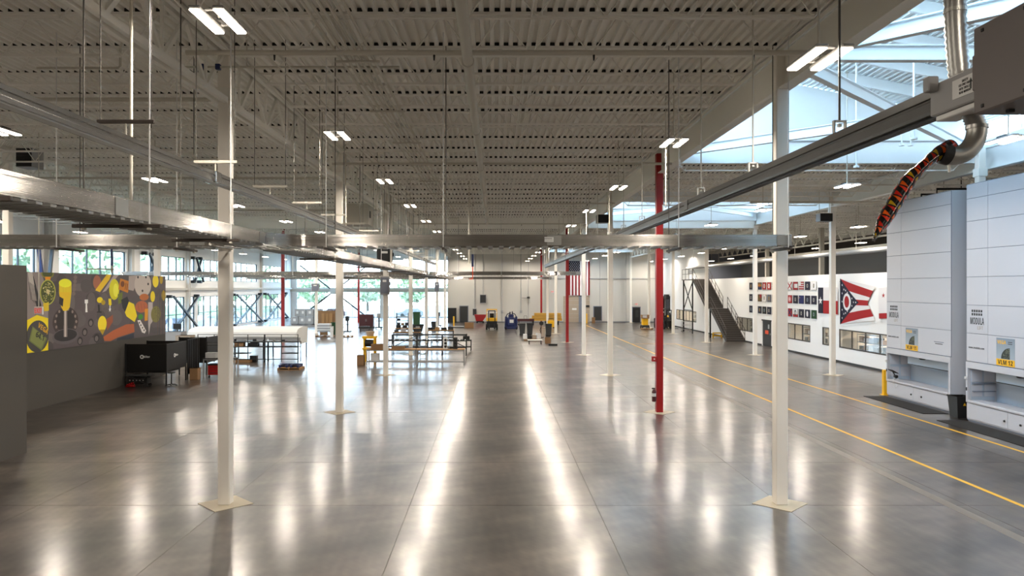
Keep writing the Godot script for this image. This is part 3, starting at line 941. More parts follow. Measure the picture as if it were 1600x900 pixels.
# ---------------------------------------------------------------- exhaust hose rail on the right
func build_hose_rail() -> void:
	var prof := PackedVector2Array([Vector2(-0.11, 0.03), Vector2(-0.105, 0.0), Vector2(-0.05, 0.0), Vector2(-0.05, 0.02), Vector2(0.05, 0.02), Vector2(0.05, 0.0), Vector2(0.105, 0.0), Vector2(0.11, 0.03), Vector2(0.11, 0.12), Vector2(0.095, 0.13), Vector2(0.095, 0.15), Vector2(0.11, 0.16), Vector2(0.10, 0.25), Vector2(-0.10, 0.25), Vector2(-0.11, 0.16), Vector2(-0.095, 0.15), Vector2(-0.095, 0.13), Vector2(-0.11, 0.12)])
	var l := 9.15
	var m := MB.new().prism(prof, l - 0.01, Transform3D(Basis.IDENTITY, Vector3(0, 0, -l / 2))).done()
	var nth := ["first", "second", "third", "fourth", "fifth", "sixth"]
	for k in 6:
		var t := thing("hose_rail", "grey extraction hose rail hung on rods, %s length from the box" % nth[k], "rail", V(4.3, 6.46, 7.0 + l * k))
		put("rail_body", m, M.rail, t)
		put("rubber_lip", bm(Vector3(0.1, 0.035, l - 0.02)), M.black, t, Vector3(0, -0.005, -l / 2))
		put("coupling", bm(Vector3(0.24, 0.22, 0.3), 0.01), M.rail, t, Vector3(0, 0.135, -l + 0.17))
		for j in 3:
			var z := -(2.1 + 3.05 * j)
			var from_lamp := fposmod(7.0 + l * k - z - 9.8 + 3.965, 7.93) - 3.965
			if absf(from_lamp) < 0.62: z -= 0.62 - from_lamp
			var ring := MB.new()
			ring.box(Vector3(0, 0.41, z), Vector3(0.15, 0.02, 0.05)).box(Vector3(-0.07, 0.34, z), Vector3(0.02, 0.16, 0.05)).box(Vector3(0.07, 0.34, z), Vector3(0.02, 0.16, 0.05)).box(Vector3(0, 0.262, z), Vector3(0.15, 0.018, 0.05))
			put("hanger_bracket", ring, M.zinc, t)
			put("hanger_rod", bm(Vector3(0.024, 2.75, 0.024), 0.005), M.duct if k > 0 or j > 0 else M.brown_steel, t, Vector3(0, 0.42 + 1.375, z))
			put("rod_nut", bm(Vector3(0.045, 0.04, 0.045), 0.006), M.zinc, t, Vector3(0, 0.36, z))
	var t := thing("filter_box", "large grey sheet metal box at the near end of the hose rail", "filter unit", V(4.37, 6.24, 4.6))
	put("body", bm(Vector3(0.74, 0.72, 3.0), 0.012), M.greybox, t, Vector3(0, 0.36, 0))
	put("end_flange", bm(Vector3(0.70, 0.30, 0.06), 0.01), M.greybox, t, Vector3(0, 0.36, -1.52))
	for z in [-1.38, -0.9, -0.3, 0.3]:
		for y in [0.05, 0.67]: put("screw", bm(Vector3(0.012, 0.03, 0.03), 0.004), M.black, t, Vector3(-0.374, y, z))
	for z in [-1.3, -0.6]: put("rubber_foot", bm(Vector3(0.05, 0.03, 0.05), 0.006), M.black, t, Vector3(-0.2, -0.012, z))
	for z in [-1.2, 1.2]: put("hanger_rod", bm(Vector3(0.03, 2.5, 0.03), 0.005), M.duct, t, Vector3(0, 1.95, z))
	var e := thing("rail_end_casing", "pale end casing of the hose rail with printed instruction label", "rail end", V(4.3, 6.42, 6.55))
	put("casing", bm(Vector3(0.25, 0.3, 0.9), 0.012), M.lightgrey, e, Vector3(0, 0.16, 0))
	put("slot_plate", bm(Vector3(0.2, 0.05, 0.8), 0.008), M.whiteplastic, e, Vector3(0, -0.02, 0))
	var lab := put("instruction_label", bm(Vector3(0.003, 0.17, 0.3)), M.whiteplastic, e, Vector3(-0.128, 0.17, 0.05))
	for k in 4: letters("lettering", ["SAFETY", "USE ONLY WITH", "HOSE TROLLEY", "READ MANUAL"][k], 0.022, 0.002, M.black, lab, Vector3(-0.003, 0.05 - 0.033 * k, 0.03), FACE_LEFT, k == 0, 0.8)
	put("arrow", MB.new().prism(PackedVector2Array([Vector2(-0.008, -0.05), Vector2(0.008, -0.05), Vector2(0.008, 0.01), Vector2(0.022, 0.01), Vector2(0, 0.05), Vector2(-0.022, 0.01), Vector2(-0.008, 0.01)]), 0.002, Transform3D(FACE_LEFT, Vector3(-0.003, 0, 0.11))), M.black, lab)
	put("junction_box", bm(Vector3(0.1, 0.14, 0.1), 0.01), M.lightgrey, e, Vector3(-0.17, 0.30, -0.36))
	# silver duct down from the roof, corrugated where it bends
	var dct := thing("extraction_duct", "shiny silver spiral duct dropping from the roof lantern into the hose rail", "duct", V(4.26, 6.72, 6.75))
	put("straight_duct", MB.new().tube([Vector3(0, 0.72, 0), Vector3(0, 3.375, 0)], 0.088, 24), M.steel, dct)
	for y in [0.62, 0.74, 1.05]: put("clamp_band", MB.new().tube([Vector3(0, y, 0), Vector3(0, y + 0.035, 0)], 0.096, 24), M.zinc, dct)
	var pts := []
	var rad := []
	for k in 49:
		var u := k / 48.0
		pts.append(Vector3(0.045 * (1 - u) * (1 - u), u * 0.72, 0))
		rad.append(0.09 + 0.006 * cos(k * PI / 2.0))
	put("flexible_duct", MB.new().tube(pts, 0.09, 24, false, rad), M.steel, dct)
	var low := thing("hose_elbow", "bent metal elbow under the hose rail that holds the patterned hose", "pipe elbow", V(4.4, 6.38, 6.7))
	pts = []; rad = []
	for k in 25:
		pts.append(Vector3(-0.04 + 0.07 * k / 24.0, 0.06 - 0.16 * k / 24.0, 0))
		rad.append(0.083 + 0.006 * cos(k * PI / 2.0))
	put("flexible_collar", MB.new().tube(pts, 0.085, 24, false, rad), M.steel, low)
	pts = []
	for k in 13:
		var a := PI / 2 * 1.25 * k / 12.0
		pts.append(Vector3(0.03 - 0.2 + 0.2 * cos(a), -0.12 - 0.22 * sin(a) - 0.04 * k / 12.0, 0))
	put("elbow", MB.new().tube(pts, 0.085, 24), M.zinc, low)
	put("clamp_band", MB.new().tube([Vector3(0.03, -0.09, 0), Vector3(0.03, -0.125, 0)], 0.094, 24), M.steel, low)
	var end: Vector3 = pts[12]
	var back: Vector3 = (pts[12] - pts[11]).normalized()
	put("end_clamp", MB.new().tube([end - back * 0.02, end + back * 0.05], 0.092, 24), M.charcoal, low)
	put("clamp_screw", bm(Vector3(0.02, 0.09, 0.02), 0.004), M.steel, low, end + Vector3(0.02, -0.12, 0))
	# printed hose hanging away to the left
	var im := Image.create(64, 512, false, Image.FORMAT_RGB8)
	im.fill(Color(0.03, 0.02, 0.02))
	for k in 22:
		var y := 6 + k * 23
		for j in 17:
			var w := int(26.0 * (1.0 - j / 17.0)) + 4
			for side in [1, 33]: im.fill_rect(Rect2i(side + (0 if k % 2 == 0 else 29 - w), y + (j if k % 2 == 0 else 16 - j), w - 1, 1), [Color(0.72, 0.16, 0.06), Color(0.62, 0.10, 0.05), Color(0.75, 0.30, 0.05)][k % 3] if k % 6 != 3 else Color(0.62, 0.5, 0.05))
	M.hose = mat(Color.WHITE, 0.22)
	M.hose.albedo_texture = tex(im)
	var path := [[1486, 230], [1474, 236], [1456, 247], [1438, 263], [1420, 281], [1407, 302], [1395, 322], [1384, 340], [1374, 358], [1366, 374]]
	var hp := []
	for k in path.size(): hp.append(Vector3(sx(path[k][0], 6.75 - 0.03 * k), sy(path[k][1], 6.75 - 0.03 * k), -(6.75 - 0.03 * k)))
	var c3 := Curve3D.new()
	for k in hp.size(): c3.add_point(hp[k] - hp[0], (hp[maxi(k - 1, 0)] - hp[mini(k + 1, hp.size() - 1)]) / 6.0, (hp[mini(k + 1, hp.size() - 1)] - hp[maxi(k - 1, 0)]) / 6.0)
	pts = []; rad = []
	for k in 41:
		var u := k / 40.0
		pts.append(c3.sample_baked(c3.get_baked_length() * u))
		rad.append((lerpf(0.076, 0.058, u) - 0.026 * exp(-pow((u - 0.27) * 7.0, 2.0))) * (1.0 - 0.72 * smoothstep(0.8, 1.0, u)) + 0.003 * sin(k * 1.7))
	var ho := thing("patterned_hose", "black and orange patterned exhaust hose slanting down from the metal elbow", "hose", hp[0])
	var hm := MB.new().tube(pts, 0.08, 20, true, rad)
	for k in hm.uv.size(): hm.uv[k] = Vector2(hm.uv[k].x * 2.0, hm.uv[k].y / 40.0)
	put("hose", hm, M.hose, ho)
	put("nozzle", MB.new().tube([pts[38], pts[40] + (pts[40] - pts[39]) * 0.8], 0.02, 12, true, [0.022, 0.01]), M.charcoal, ho)

# ---------------------------------------------------------------- pipes, ducts and boxes under the roof
func build_overhead() -> void:
	var p := thing("roof_pipe", "thick white pipe running down the middle under the roof joists", "pipe", V(-0.5, 9.02, 0))
	put("pipe", MB.new().tube([V(0, 0, -3), V(0, 0, 48)], 0.1, 16), M.duct, p)
	for d in [1.0, 7.1, 13.6, 19.7, 25.8, 31.9, 38.0, 44.1]: put("coupling", MB.new().tube([V(0, 0, d), V(0, 0, d + 0.14)], 0.118, 16), M.duct, p)
	for k in 8: put("clevis_hanger", bm(Vector3(0.022, 0.4, 0.04), 0.004), M.duct, p, V(0, 0.2, 4.15 + 5.945 * k))
	p = thing("conduit_rack", "bundle of six thin parallel conduits on struts, left of the thick roof pipe", "conduits", V(-2.65, 9.18, 0))
	for k in 6: put("conduit", bm(Vector3(0.05, 0.05, 54), 0.016), M.duct, p, V(-0.32 + k * 0.128, 0.02, 23.0))
	for k in 13: put("strut", bm(Vector3(0.86, 0.045, 0.045), 0.006), M.duct, p, V(0, -0.022, 2.2 + BAY / 3.0 * k))
	p = thing("conduit_pair", "pair of thin conduits along the left girder under the roof", "conduits", V(-4.33, 9.2, 0))
	for k in 2: put("conduit", bm(Vector3(0.03, 0.03, 54), 0.01), M.duct, p, V(k * 0.22, 0.02, 23.0))
	var nth := ["first", "second", "third", "fourth", "fifth"]
	for k in 5:
		var d := 13.25 + BAY * k
		p = thing("sprinkler_main", "white sprinkler pipe across the roof, %s from the front" % nth[k], "pipe", V(-5.6, 9.06, d))
		put("pipe", MB.new().tube([Vector3.ZERO, Vector3(11.7, 0, 0)], 0.045, 10), M.duct, p)
		for j in 4:
			var h := MB.new().tube([Vector3(1.6 + j * 2.9, -0.04, 0), Vector3(1.6 + j * 2.9, -0.14, 0)], 0.016, 8, true, [0.022, 0.012])
			put("sprinkler_head", h, M.charcoal, p)
		p = thing("sprinkler_main", "white sprinkler pipe over the left bay, %s from the front" % nth[k], "pipe", V(-18.0, 9.06, d + 3.3))
		put("pipe", MB.new().tube([Vector3.ZERO, Vector3(11.8, 0, 0)], 0.045, 10), M.duct, p)
	# pipe rising in a loop near the first girder
	p = thing("looped_pipe", "thin white pipe bent upward in a loop beside the left girder", "pipe", V(-7.6, 0, 15.3))
	put("pipe", MB.new().tube([Vector3(-2.0, 9.4, 0), Vector3(-0.3, 9.4, 0), Vector3(-0.25, 9.45, 0), Vector3(-0.25, 9.85, 0), Vector3(-0.2, 9.95, 0), Vector3(0.5, 9.95, 0), Vector3(0.55, 9.85, 0), Vector3(0.55, 9.5, 0), Vector3(0.6, 9.42, 0), Vector3(5.6, 9.42, 0)], 0.025, 8), M.duct, p)
	put("ceiling_hanger", bm(Vector3(0.02, 0.66, 0.02)), M.duct, p, Vector3(2.4, 9.76, 0))
	for x in [1.46, 1.8]: put("blue_clamp", bm(Vector3(0.1, 0.12, 0.1), 0.01), M.blue, p, Vector3(x, 9.42, 0))
	# vertical pipes that come down from the roof
	for e in [[205, 10.4, 9.4, 5.95, 0.022, "beside the left busway"], [733, 36.2, 9.2, 6.0, 0.045, "under the end of the thick roof pipe"], [611, 39.0, 9.3, 5.9, 0.06, "in front of the left control box"], [540, 27.0, 9.3, 6.2, 0.03, "near the second white column"]]:
		var x := sx(e[0], e[1])
		p = thing("drop_pipe", "white vertical pipe dropping from the roof %s" % e[5], "pipe", V(x, e[3], e[1]))
		put("pipe", MB.new().tube([Vector3.ZERO, Vector3(0, ROOF - e[3] - 0.01, 0)], e[4], 10), M.duct, p)
		put("end_cap", MB.new().tube([Vector3(0, -0.03, 0), Vector3(0, 0.06, 0)], e[4] * 1.3, 10), M.duct, p)
	# fan-coil boxes
	for e in [[5.75, 39.0, 8.45, 0.62, 0.44, 0.6, "dark square unit heater under the roof beside the lantern beam"], [17.75, 39.3, 8.55, 0.68, 0.44, 0.55, "dark fronted unit heater on the column row by the flag wall"], [-17.2, 27.0, 9.55, 0.6, 0.7, 0.7, "dark louvred unit heater high above the mural partition"]]:
		var t := thing("unit_heater", e[6], "heater", V(e[0], e[2], e[1]))
		put("casing", bm(Vector3(e[3], e[4], e[5]), 0.015), M.lightgrey, t, Vector3(0, 0, 0))
		for k in 6: put("louvre", bm(Vector3(e[3] * 0.9, e[4] * 0.1, 0.03), 0.006), M.black, t, Vector3(0, -e[4] * 0.38 + e[4] * 0.15 * k, e[5] / 2 + 0.01), Basis(Vector3.RIGHT, 0.5))
		put("face_plate", bm(Vector3(e[3] * 0.94, e[4] * 0.94, 0.01)), M.black, t, Vector3(0, 0, e[5] / 2))
		for s in [-0.4, 0.4]: put("hanger_rod", bm(Vector3(0.02, ROOF - e[2] - e[4] / 2, 0.02)), M.duct, t, Vector3(e[3] * s, (ROOF - e[2] + e[4] / 2) / 2, 0))
	var hv := thing("air_handler", "large beige air handling box hung beside the left girder", "air handler", V(-7.3, 8.1, 39.0))
	put("casing", bm(Vector3(1.4, 1.1, 1.6), 0.02), M.duct, hv, Vector3(0, 0.55, 0))
	put("access_panel", bm(Vector3(1.1, 0.85, 0.02), 0.006), M.duct, hv, Vector3(0, 0.55, 0.81))
	put("side_grille", bm(Vector3(0.02, 0.35, 0.3)), M.black, hv, Vector3(0.71, 0.55, 0.4))
	for s in [-0.6, 0.6]: put("hanger_rod", bm(Vector3(0.025, 0.2, 0.025)), M.duct, hv, Vector3(s, 1.18, 0))
	# control boxes fixed to the left columns
	for e in [[-5.97, 39.8, 6.1, 0.85, 0.8, "dark control cabinet high on the third left column"], [-5.97, 39.8, 4.4, 0.5, 1.0, "grey disconnect switch on the third left column"], [-5.97, 75.4, 4.35, 0.46, 1.0, "grey disconnect switch on a far left column"], [-18.5, 75.4, 4.4, 0.8, 0.8, "grey double switch box on the column behind the white benches"]]:
		var t := thing("control_box", e[5], "control box", V(e[0], e[2], e[1]))
		put("enclosure", bm(Vector3(e[3], e[4], 0.26), 0.015), M.charcoal if e[2] > 6 else M.lightgrey, t, Vector3(0, e[4] / 2, 0.13))
		put("door", bm(Vector3(e[3] * 0.86, e[4] * 0.86, 0.02), 0.006), M.charcoal if e[2] > 6 else M.seam, t, Vector3(0, e[4] / 2, 0.27))
		put("handle", bm(Vector3(0.06, 0.2, 0.05), 0.01), M.black, t, Vector3(e[3] / 2 + 0.03, e[4] * 0.6, 0.15))
		put("rating_plate", bm(Vector3(e[3] * 0.4, 0.12, 0.004)), M.whiteplastic, t, Vector3(0, e[4] * 0.75, 0.283))
	var bh := thing("balancer", "blue tool balancer with an orange bracket under the middle pipe", "hoist", V(sx(738.5, 39.6), 5.2, 39.6))
	put("rod", bm(Vector3(0.02, ROOF - 6.6, 0.02)), M.duct, bh, Vector3(0, (ROOF + 6.6) / 2 - 5.205, 0))
	put("blue_body", MB.new().tube([Vector3(0, 0.72, 0), Vector3(0, 1.4, 0)], 0.06, 10), M.blue, bh)
	put("bracket", MB.new().box(Vector3(0, 0.4, 0), Vector3(0.05, 0.64, 0.05)).box(Vector3(-0.08, 0.06, 0), Vector3(0.2, 0.06, 0.05)), M.orange, bh)
	var nd := 0
	for e in [[1062, 25.0, 262, 10.1], [1409, 26.5, 228, 11.5], [1423, 26.5, 228, 11.4], [1428, 20.0, 218, 11.4], [1338, 24.0, 262, 12.37]]:
		nd += 1
		var y0 := sy(e[2], e[1])
		var lp := thing("sprinkler_drop", "thin white pipe dropping under the near roof lantern, %s from the left" % ["first", "third", "fourth", "last", "second"][nd - 1], "pipe", V(sx(e[0], e[1]), y0, e[1]))
		put("pipe", MB.new().tube([Vector3(0, 0.06, 0), Vector3(0, e[3] - y0 - 0.02, 0)], 0.028, 8), M.monitor, lp)
		put("outlet", MB.new().lathe(Vector3.ZERO, [Vector2(0, 0), Vector2(0.09, 0.0), Vector2(0.09, 0.06), Vector2(0.03, 0.08), Vector2(0, 0.08)], 12), M.monitor, lp)
	var bp := thing("black_pipe", "black stepped pipe run above the far storage lift", "pipe", V(20.6, 9.0, 33.0))
	put("pipe", MB.new().tube([Vector3(-1.3, -0.35, 0), Vector3(-1.3, 0, 0), Vector3(-0.6, 0, 0), Vector3(-0.6, 0.25, 0), Vector3(1.6, 0.25, 0), Vector3(1.6, 0.6, 0), Vector3(6.0, 0.6, 0)], 0.05, 8), M.black, bp)
	put("pipe_hanger", bm(Vector3(0.03, 0.82, 0.03)), M.black, bp, Vector3(0.5, 0.69, 0))
	put("pipe_hanger", bm(Vector3(0.03, 0.48, 0.03)), M.black, bp, Vector3(4.0, 0.85, 0))
	# long ducts on the right
	var dd := thing("cross_pipe", "long white pipe across the hall in front of the second roof lantern", "pipe", V(12.6, 9.0, 36.0))
	put("pipe", MB.new().tube([Vector3.ZERO, Vector3(8.0, 0, 0)], 0.06, 10), M.duct, dd)
	put("junction", bm(Vector3(0.6, 0.18, 0.5), 0.02), M.lightgrey, dd, Vector3(8.1, 0, 0))
	put("hanger_rod", bm(Vector3(0.04, 1.0, 0.04)), M.duct, dd, Vector3(8.1, 0.55, 0))
	dd = thing("lantern_beam_duct", "round white duct along the mezzanine edge above the flag wall", "duct", V(21.8, 6.95, 33.0))
	put("duct", MB.new().tube([V(0, 0, 0), V(0, 0, 50)], 0.14, 16), M.lightgrey, dd)
	for k in 6: put("hanger_rod", bm(Vector3(0.025, 2.4, 0.025)), M.duct, dd, V(0, 1.35, 2.0 + 9.0 * k))

func spot(px: float, py: float) -> Vector3: return V(sx(px, fz(py)), 0, fz(py))     # point of the floor

# ---------------------------------------------------------------- printing helpers for flat pictures
func ink_poly(i: Image, p: PackedVector2Array, c: Color) -> void:
	var lo := 1e9
	var hi := -1e9
	for q in p: lo = minf(lo, q.y); hi = maxf(hi, q.y)
	for y in range(maxi(0, int(lo)), mini(i.get_height() - 1, int(hi)) + 1):
		var cuts := []
		for k in p.size():
			var a := p[k]
			var b := p[(k + 1) % p.size()]
			if (a.y <= y + 0.5) != (b.y <= y + 0.5): cuts.append(a.x + (y + 0.5 - a.y) / (b.y - a.y) * (b.x - a.x))
		cuts.sort()
		for k in range(0, cuts.size() - 1, 2): i.fill_rect(Rect2i(int(cuts[k]), y, maxi(1, int(cuts[k + 1]) - int(cuts[k])), 1), c)

func ink_oval(i: Image, c: Vector2, r: Vector2, k: Color, turn := 0.0) -> void:
	var p := PackedVector2Array()
	for s in 36: p.append(c + Vector2(cos(TAU * s / 36) * r.x, sin(TAU * s / 36) * r.y).rotated(turn))
	ink_poly(i, p, k)

func ink_star(i: Image, c: Vector2, r: float, k: Color, turn := 0.0, flat := 1.0) -> void:
	var p := PackedVector2Array()
	for s in 10:
		var q := Vector2(0, -(r if s % 2 == 0 else r * 0.4)).rotated(TAU * s / 10.0 + turn)
		p.append(c + Vector2(q.x * flat, q.y))
	ink_poly(i, p, k)

func ink_line(i: Image, a: Vector2, b: Vector2, w: float, k: Color) -> void:
	var n := (b - a).orthogonal().normalized() * w * 0.5
	ink_poly(i, PackedVector2Array([a + n, b + n, b - n, a - n]), k)

# ---------------------------------------------------------------- the mural
func build_mural() -> void:
	var w := 1200
	var h := 318
	var im := Image.create(w, h, false, Image.FORMAT_RGB8)
	im.fill(Color(0.34, 0.305, 0.31))
	var at := func(x: float, y: float) -> Vector2:           # from a sketch of the print drawn in perspective to the flat sheet
		var px := 30.0 + x / 5.625
		var d := 18.1 * LENS / (773.0 - px)
		return Vector2((d - 28.2) / 11.87 * w, (5.4 - sy(410.0 + y / 5.625, d)) / 3.15 * h)
	var poly := func(pts: Array, c: Color) -> void:
		var p := PackedVector2Array()
		for q in pts: p.append(at.call(q[0], q[1]))
		ink_poly(im, p, c)
	var oval := func(x: float, y: float, rx: float, ry: float, c: Color) -> void:
		var m: Vector2 = at.call(x, y)
		ink_oval(im, m, Vector2(absf(at.call(x + rx, y).x - m.x), absf(at.call(x, y + ry).y - m.y)), c)
	var yel := Color(0.90, 0.78, 0.05)
	var dyel := Color(0.66, 0.55, 0.06)
	var skin := Color(0.66, 0.36, 0.20)
	var rr := RandomNumberGenerator.new()
	rr.seed = 9
	for k in 60:                                             # soft blotches of the photographic background
		var c := Vector2(rr.randf() * w, rr.randf() * h)
		var q := 0.25 + 0.13 * rr.randf()
		ink_oval(im, c, Vector2(20 + 50 * rr.randf(), 14 + 30 * rr.randf()), Color(q * 1.05, q * 0.97, q * 0.97))
	poly.call([[60, 80], [190, 80], [250, 300], [250, 520], [60, 560]], Color(0.52, 0.48, 0.47))
	poly.call([[95, 140], [120, 120], [190, 380], [150, 400]], Color(0.12, 0.12, 0.14))
	poly.call([[70, 90], [110, 80], [150, 340], [110, 330]], Color(0.66, 0.63, 0.60))
	for k in 6: ink_line(im, at.call(80 + k * 12, 170 + k * 8), at.call(100 + k * 12, 330 + k * 10), 3, Color(0.24, 0.22, 0.23))
	oval.call(245, 100, 55, 42, Color(0.48, 0.47, 0.20))
	oval.call(245, 100, 44, 32, Color(0.28, 0.31, 0.12))
	poly.call([[222, 125], [272, 125], [268, 160], [226, 160]], Color(0.85, 0.55, 0.05))
	oval.call(248, 262, 68, 112, Color(0.66, 0.66, 0.28))
	oval.call(248, 262, 60, 102, Color(0.30, 0.33, 0.13))
	for k in 90:
		var a := rr.randf() * TAU
		var q := sqrt(rr.randf()) * 0.9
		var p: Vector2 = at.call(248 + cos(a) * q * 58, 262 + sin(a) * q * 100)
		im.fill_rect(Rect2i(int(p.x), int(p.y), 3 + rr.randi() % 7, 2 + rr.randi() % 5), [Color(0.62, 0.60, 0.30), Color(0.16, 0.18, 0.10), Color(0.75, 0.72, 0.5)][rr.randi() % 3])
	poly.call([[235, 240], [262, 240], [262, 275], [235, 275]], Color(0.75, 0.70, 0.5))
	poly.call([[205, 360], [255, 350], [255, 425], [215, 430]], Color(0.80, 0.70, 0.10))
	# yellow level gauge on its flange
	oval.call(405, 520, 110, 130, Color(0.24, 0.20, 0.19))
	oval.call(405, 510, 78, 110, Color(0.17, 0.14, 0.14))
	for k in 14: oval.call(405 + cos(k * 0.45) * 92, 520 + sin(k * 0.45) * 112, 9, 14, Color(0.50, 0.45, 0.42))
	oval.call(405, 650, 112, 68, Color(0.36, 0.33, 0.34))
	oval.call(405, 640, 98, 52, Color(0.16, 0.14, 0.15))
	poly.call([[388, 410], [416, 410], [418, 655], [386, 655]], Color(0.52, 0.48, 0.46))
	poly.call([[396, 410], [404, 410], [404, 655], [396, 655]], Color(0.74, 0.70, 0.68))
	poly.call([[345, 185], [455, 185], [455, 270], [345, 270]], yel)
	for k in 9: ink_line(im, at.call(352 + k * 12, 205), at.call(352 + k * 12, 262), 2, dyel)
	oval.call(400, 182, 55, 38, Color(0.98, 0.90, 0.12))
	poly.call([[345, 262], [455, 262], [440, 395], [418, 425], [382, 425], [365, 395]], Color(0.84, 0.71, 0.04))
	poly.call([[350, 300], [385, 320], [378, 390], [345, 360]], Color(0.18, 0.16, 0.15))
	for k in 5: oval.call(490 - k * 4, 130 + k * 36, 16, 18, Color(0.44, 0.39, 0.37))
	# hand-held display at the lower left
	poly.call([[60, 510], [150, 462], [250, 490], [250, 782], [60, 800]], yel)
	oval.call(158, 650, 96, 140, Color(0.27, 0.26, 0.26))
	poly.call([[112, 560], [240, 668], [192, 775], [80, 690]], Color(0.40, 0.43, 0.23))
	poly.call([[118, 572], [228, 664], [188, 758], [92, 686]], Color(0.47, 0.50, 0.28))
	# small parts floating in the middle
	poly.call([[572, 326], [600, 326], [600, 358], [592, 362], [596, 438], [578, 438], [580, 362], [572, 360]], Color(0.86, 0.85, 0.84))
	oval.call(705, 330, 26, 26, yel)
	oval.call(735, 352, 18, 22, dyel)
	poly.call([[686, 370], [702, 370], [706, 430], [722, 434], [722, 442], [678, 442], [678, 434], [690, 430]], Color(0.10, 0.09, 0.09))
	poly.call([[780, 318], [804, 318], [808, 370], [796, 385], [782, 370]], yel)
	ink_star(im, at.call(793, 415), 13, Color(0.9, 0.9, 0.88))
	poly.call([[790, 380], [797, 380], [797, 410], [790, 410]], Color(0.9, 0.9, 0.88))
	oval.call(680, 175, 34, 62, Color(0.60, 0.38, 0.28))
	poly.call([[664, 245], [770, 100], [805, 105], [790, 150], [705, 262]], Color(0.84, 0.70, 0.10))
	poly.call([[725, 265], [845, 85], [880, 100], [760, 250]], Color(0.62, 0.58, 0.57))
	oval.call(832, 238, 44, 92, Color(0.78, 0.76, 0.05))
	oval.call(845, 245, 22, 60, Color(0.86, 0.85, 0.25))
	poly.call([[885, 140], [982, 172], [950, 268], [868, 236]], Color(0.72, 0.45, 0.06))
	oval.call(905, 190, 17, 26, Color(0.45, 0.25, 0.05))
	for k in 3: poly.call([[930 + k * 14, 180 + k * 6], [938 + k * 14, 182 + k * 6], [930 + k * 14, 240 + k * 4], [924 + k * 14, 238 + k * 4]], Color(0.5, 0.3, 0.05))
	poly.call([[960, 120], [1060, 110], [1000, 250], [955, 240]], Color(0.62, 0.58, 0.56))
	oval.call(1085, 195, 72, 110, Color(0.70, 0.66, 0.63))
	for e in [[1040, 130], [1130, 190], [1080, 250], [1110, 130]]: oval.call(e[0], e[1], 7, 11, Color(0.12, 0.11, 0.11))
	poly.call([[862, 280], [905, 260], [900, 350], [868, 368]], Color(0.40, 0.45, 0.14))
	poly.call([[892, 330], [945, 300], [965, 350], [930, 440], [905, 400]], Color(0.11, 0.11, 0.13))
	poly.call([[960, 345], [1005, 365], [1032, 470], [1010, 525], [940, 475], [925, 440]], yel)
	oval.call(1072, 390, 54, 52, skin)
	oval.call(1095, 305, 40, 30, Color(0.70, 0.40, 0.18))
	for k in 3: ink_line(im, at.call(1040 + k * 26, 360), at.call(1050 + k * 26, 425), 2, Color(0.42, 0.22, 0.12))
	oval.call(1063, 478, 21, 24, Color(0.22, 0.52, 0.12))
	poly.call([[1100, 410], [1130, 405], [1125, 510], [1098, 515]], Color(0.80, 0.55, 0.06))
	poly.call([[745, 690], [735, 655], [822, 598], [935, 545], [1005, 540], [1010, 612], [860, 660], [800, 692]], skin)
	poly.call([[760, 500], [820, 460], [820, 520], [770, 600]], Color(0.55, 0.30, 0.18))
	poly.call([[860, 668], [1005, 620], [1005, 665], [850, 690]], Color(0.17, 0.19, 0.24))
	oval.call(726, 540, 38, 70, yel)
	poly.call([[700, 590], [752, 590], [728, 640]], dyel)
	for e in [[625, 530], [572, 612], [530, 690], [676, 665]]:
		oval.call(e[0], e[1], 24, 36, Color(0.17, 0.15, 0.15))
		oval.call(e[0], e[1] + 4, 15, 24, Color(0.42, 0.39, 0.38))
	poly.call([[1035, 510], [1060, 505], [1112, 600], [1100, 625], [1075, 615]], Color(0.80, 0.78, 0.77))
	for k in 4: oval.call(1052 + k * 14, 530 + k * 22, 5, 8, Color(0.12, 0.12, 0.13))
	poly.call([[1130, 350], [1170, 350], [1168, 520], [1150, 545], [1136, 640], [1130, 540]], Color(0.66, 0.63, 0.62))
	oval.call(1198, 455, 42, 72, Color(0.44, 0.42, 0.20))
	for k in 20:
		var p: Vector2 = at.call(1170 + rr.randf() * 52, 405 + rr.randf() * 100)
		im.fill_rect(Rect2i(int(p.x), int(p.y), 5, 3), Color(0.20, 0.21, 0.12))
	for e in [[1195, 165, 26, 55], [1170, 300, 20, 48], [1265, 290, 17, 46], [1245, 150, 14, 40]]: oval.call(e[0], e[1], e[2], e[3], dyel if e[0] > 1200 else yel)
	for k in 5: ink_line(im, at.call(1215 + k * 14, 230), at.call(1215 + k * 14, 640), 5, Color(0.34, 0.27, 0.20) if k % 2 == 0 else Color(0.22, 0.19, 0.18))
	im.adjust_bcs(1.12, 1.12, 0.95)
	M.mural = mat(Color.WHITE, 0.55)
	M.mural.albedo_texture = tex(im)
	var t := thing("mural", "long printed mural of yellow gauges, hands and circuit boards on the dark partition", "mural", V(-18.1, 2.25, 34.14))
	put("print", MB.new().quad(Vector3(0.022, 0, 5.935), Vector3(0.022, 0, -5.935), Vector3(0.022, 3.15, -5.935), Vector3(0.022, 3.15, 5.935), Vector3.RIGHT), M.mural, t)
	put("backing_panel", bm(Vector3(0.02, 3.15, 11.87)), M.darkwall, t, Vector3(0.011, 1.575, 0))
	letters("lettering", "VEGA", 0.2, 0.004, M.yellow, t, Vector3(0.024, 0.90, 4.93), FACE_RIGHT * Basis(Vector3.BACK, -0.5))
	letters("lettering", "64.1", 0.22, 0.004, M.charcoal, t, Vector3(0.024, 0.60, 5.12), FACE_RIGHT * Basis(Vector3.BACK, -0.4))
	# hanging exit sign
	var e := thing("exit_sign", "small red EXIT sign hung on a thin rod in front of the mural", "exit sign", V(sx(60.5, 25.0), 3.86, 25.0))
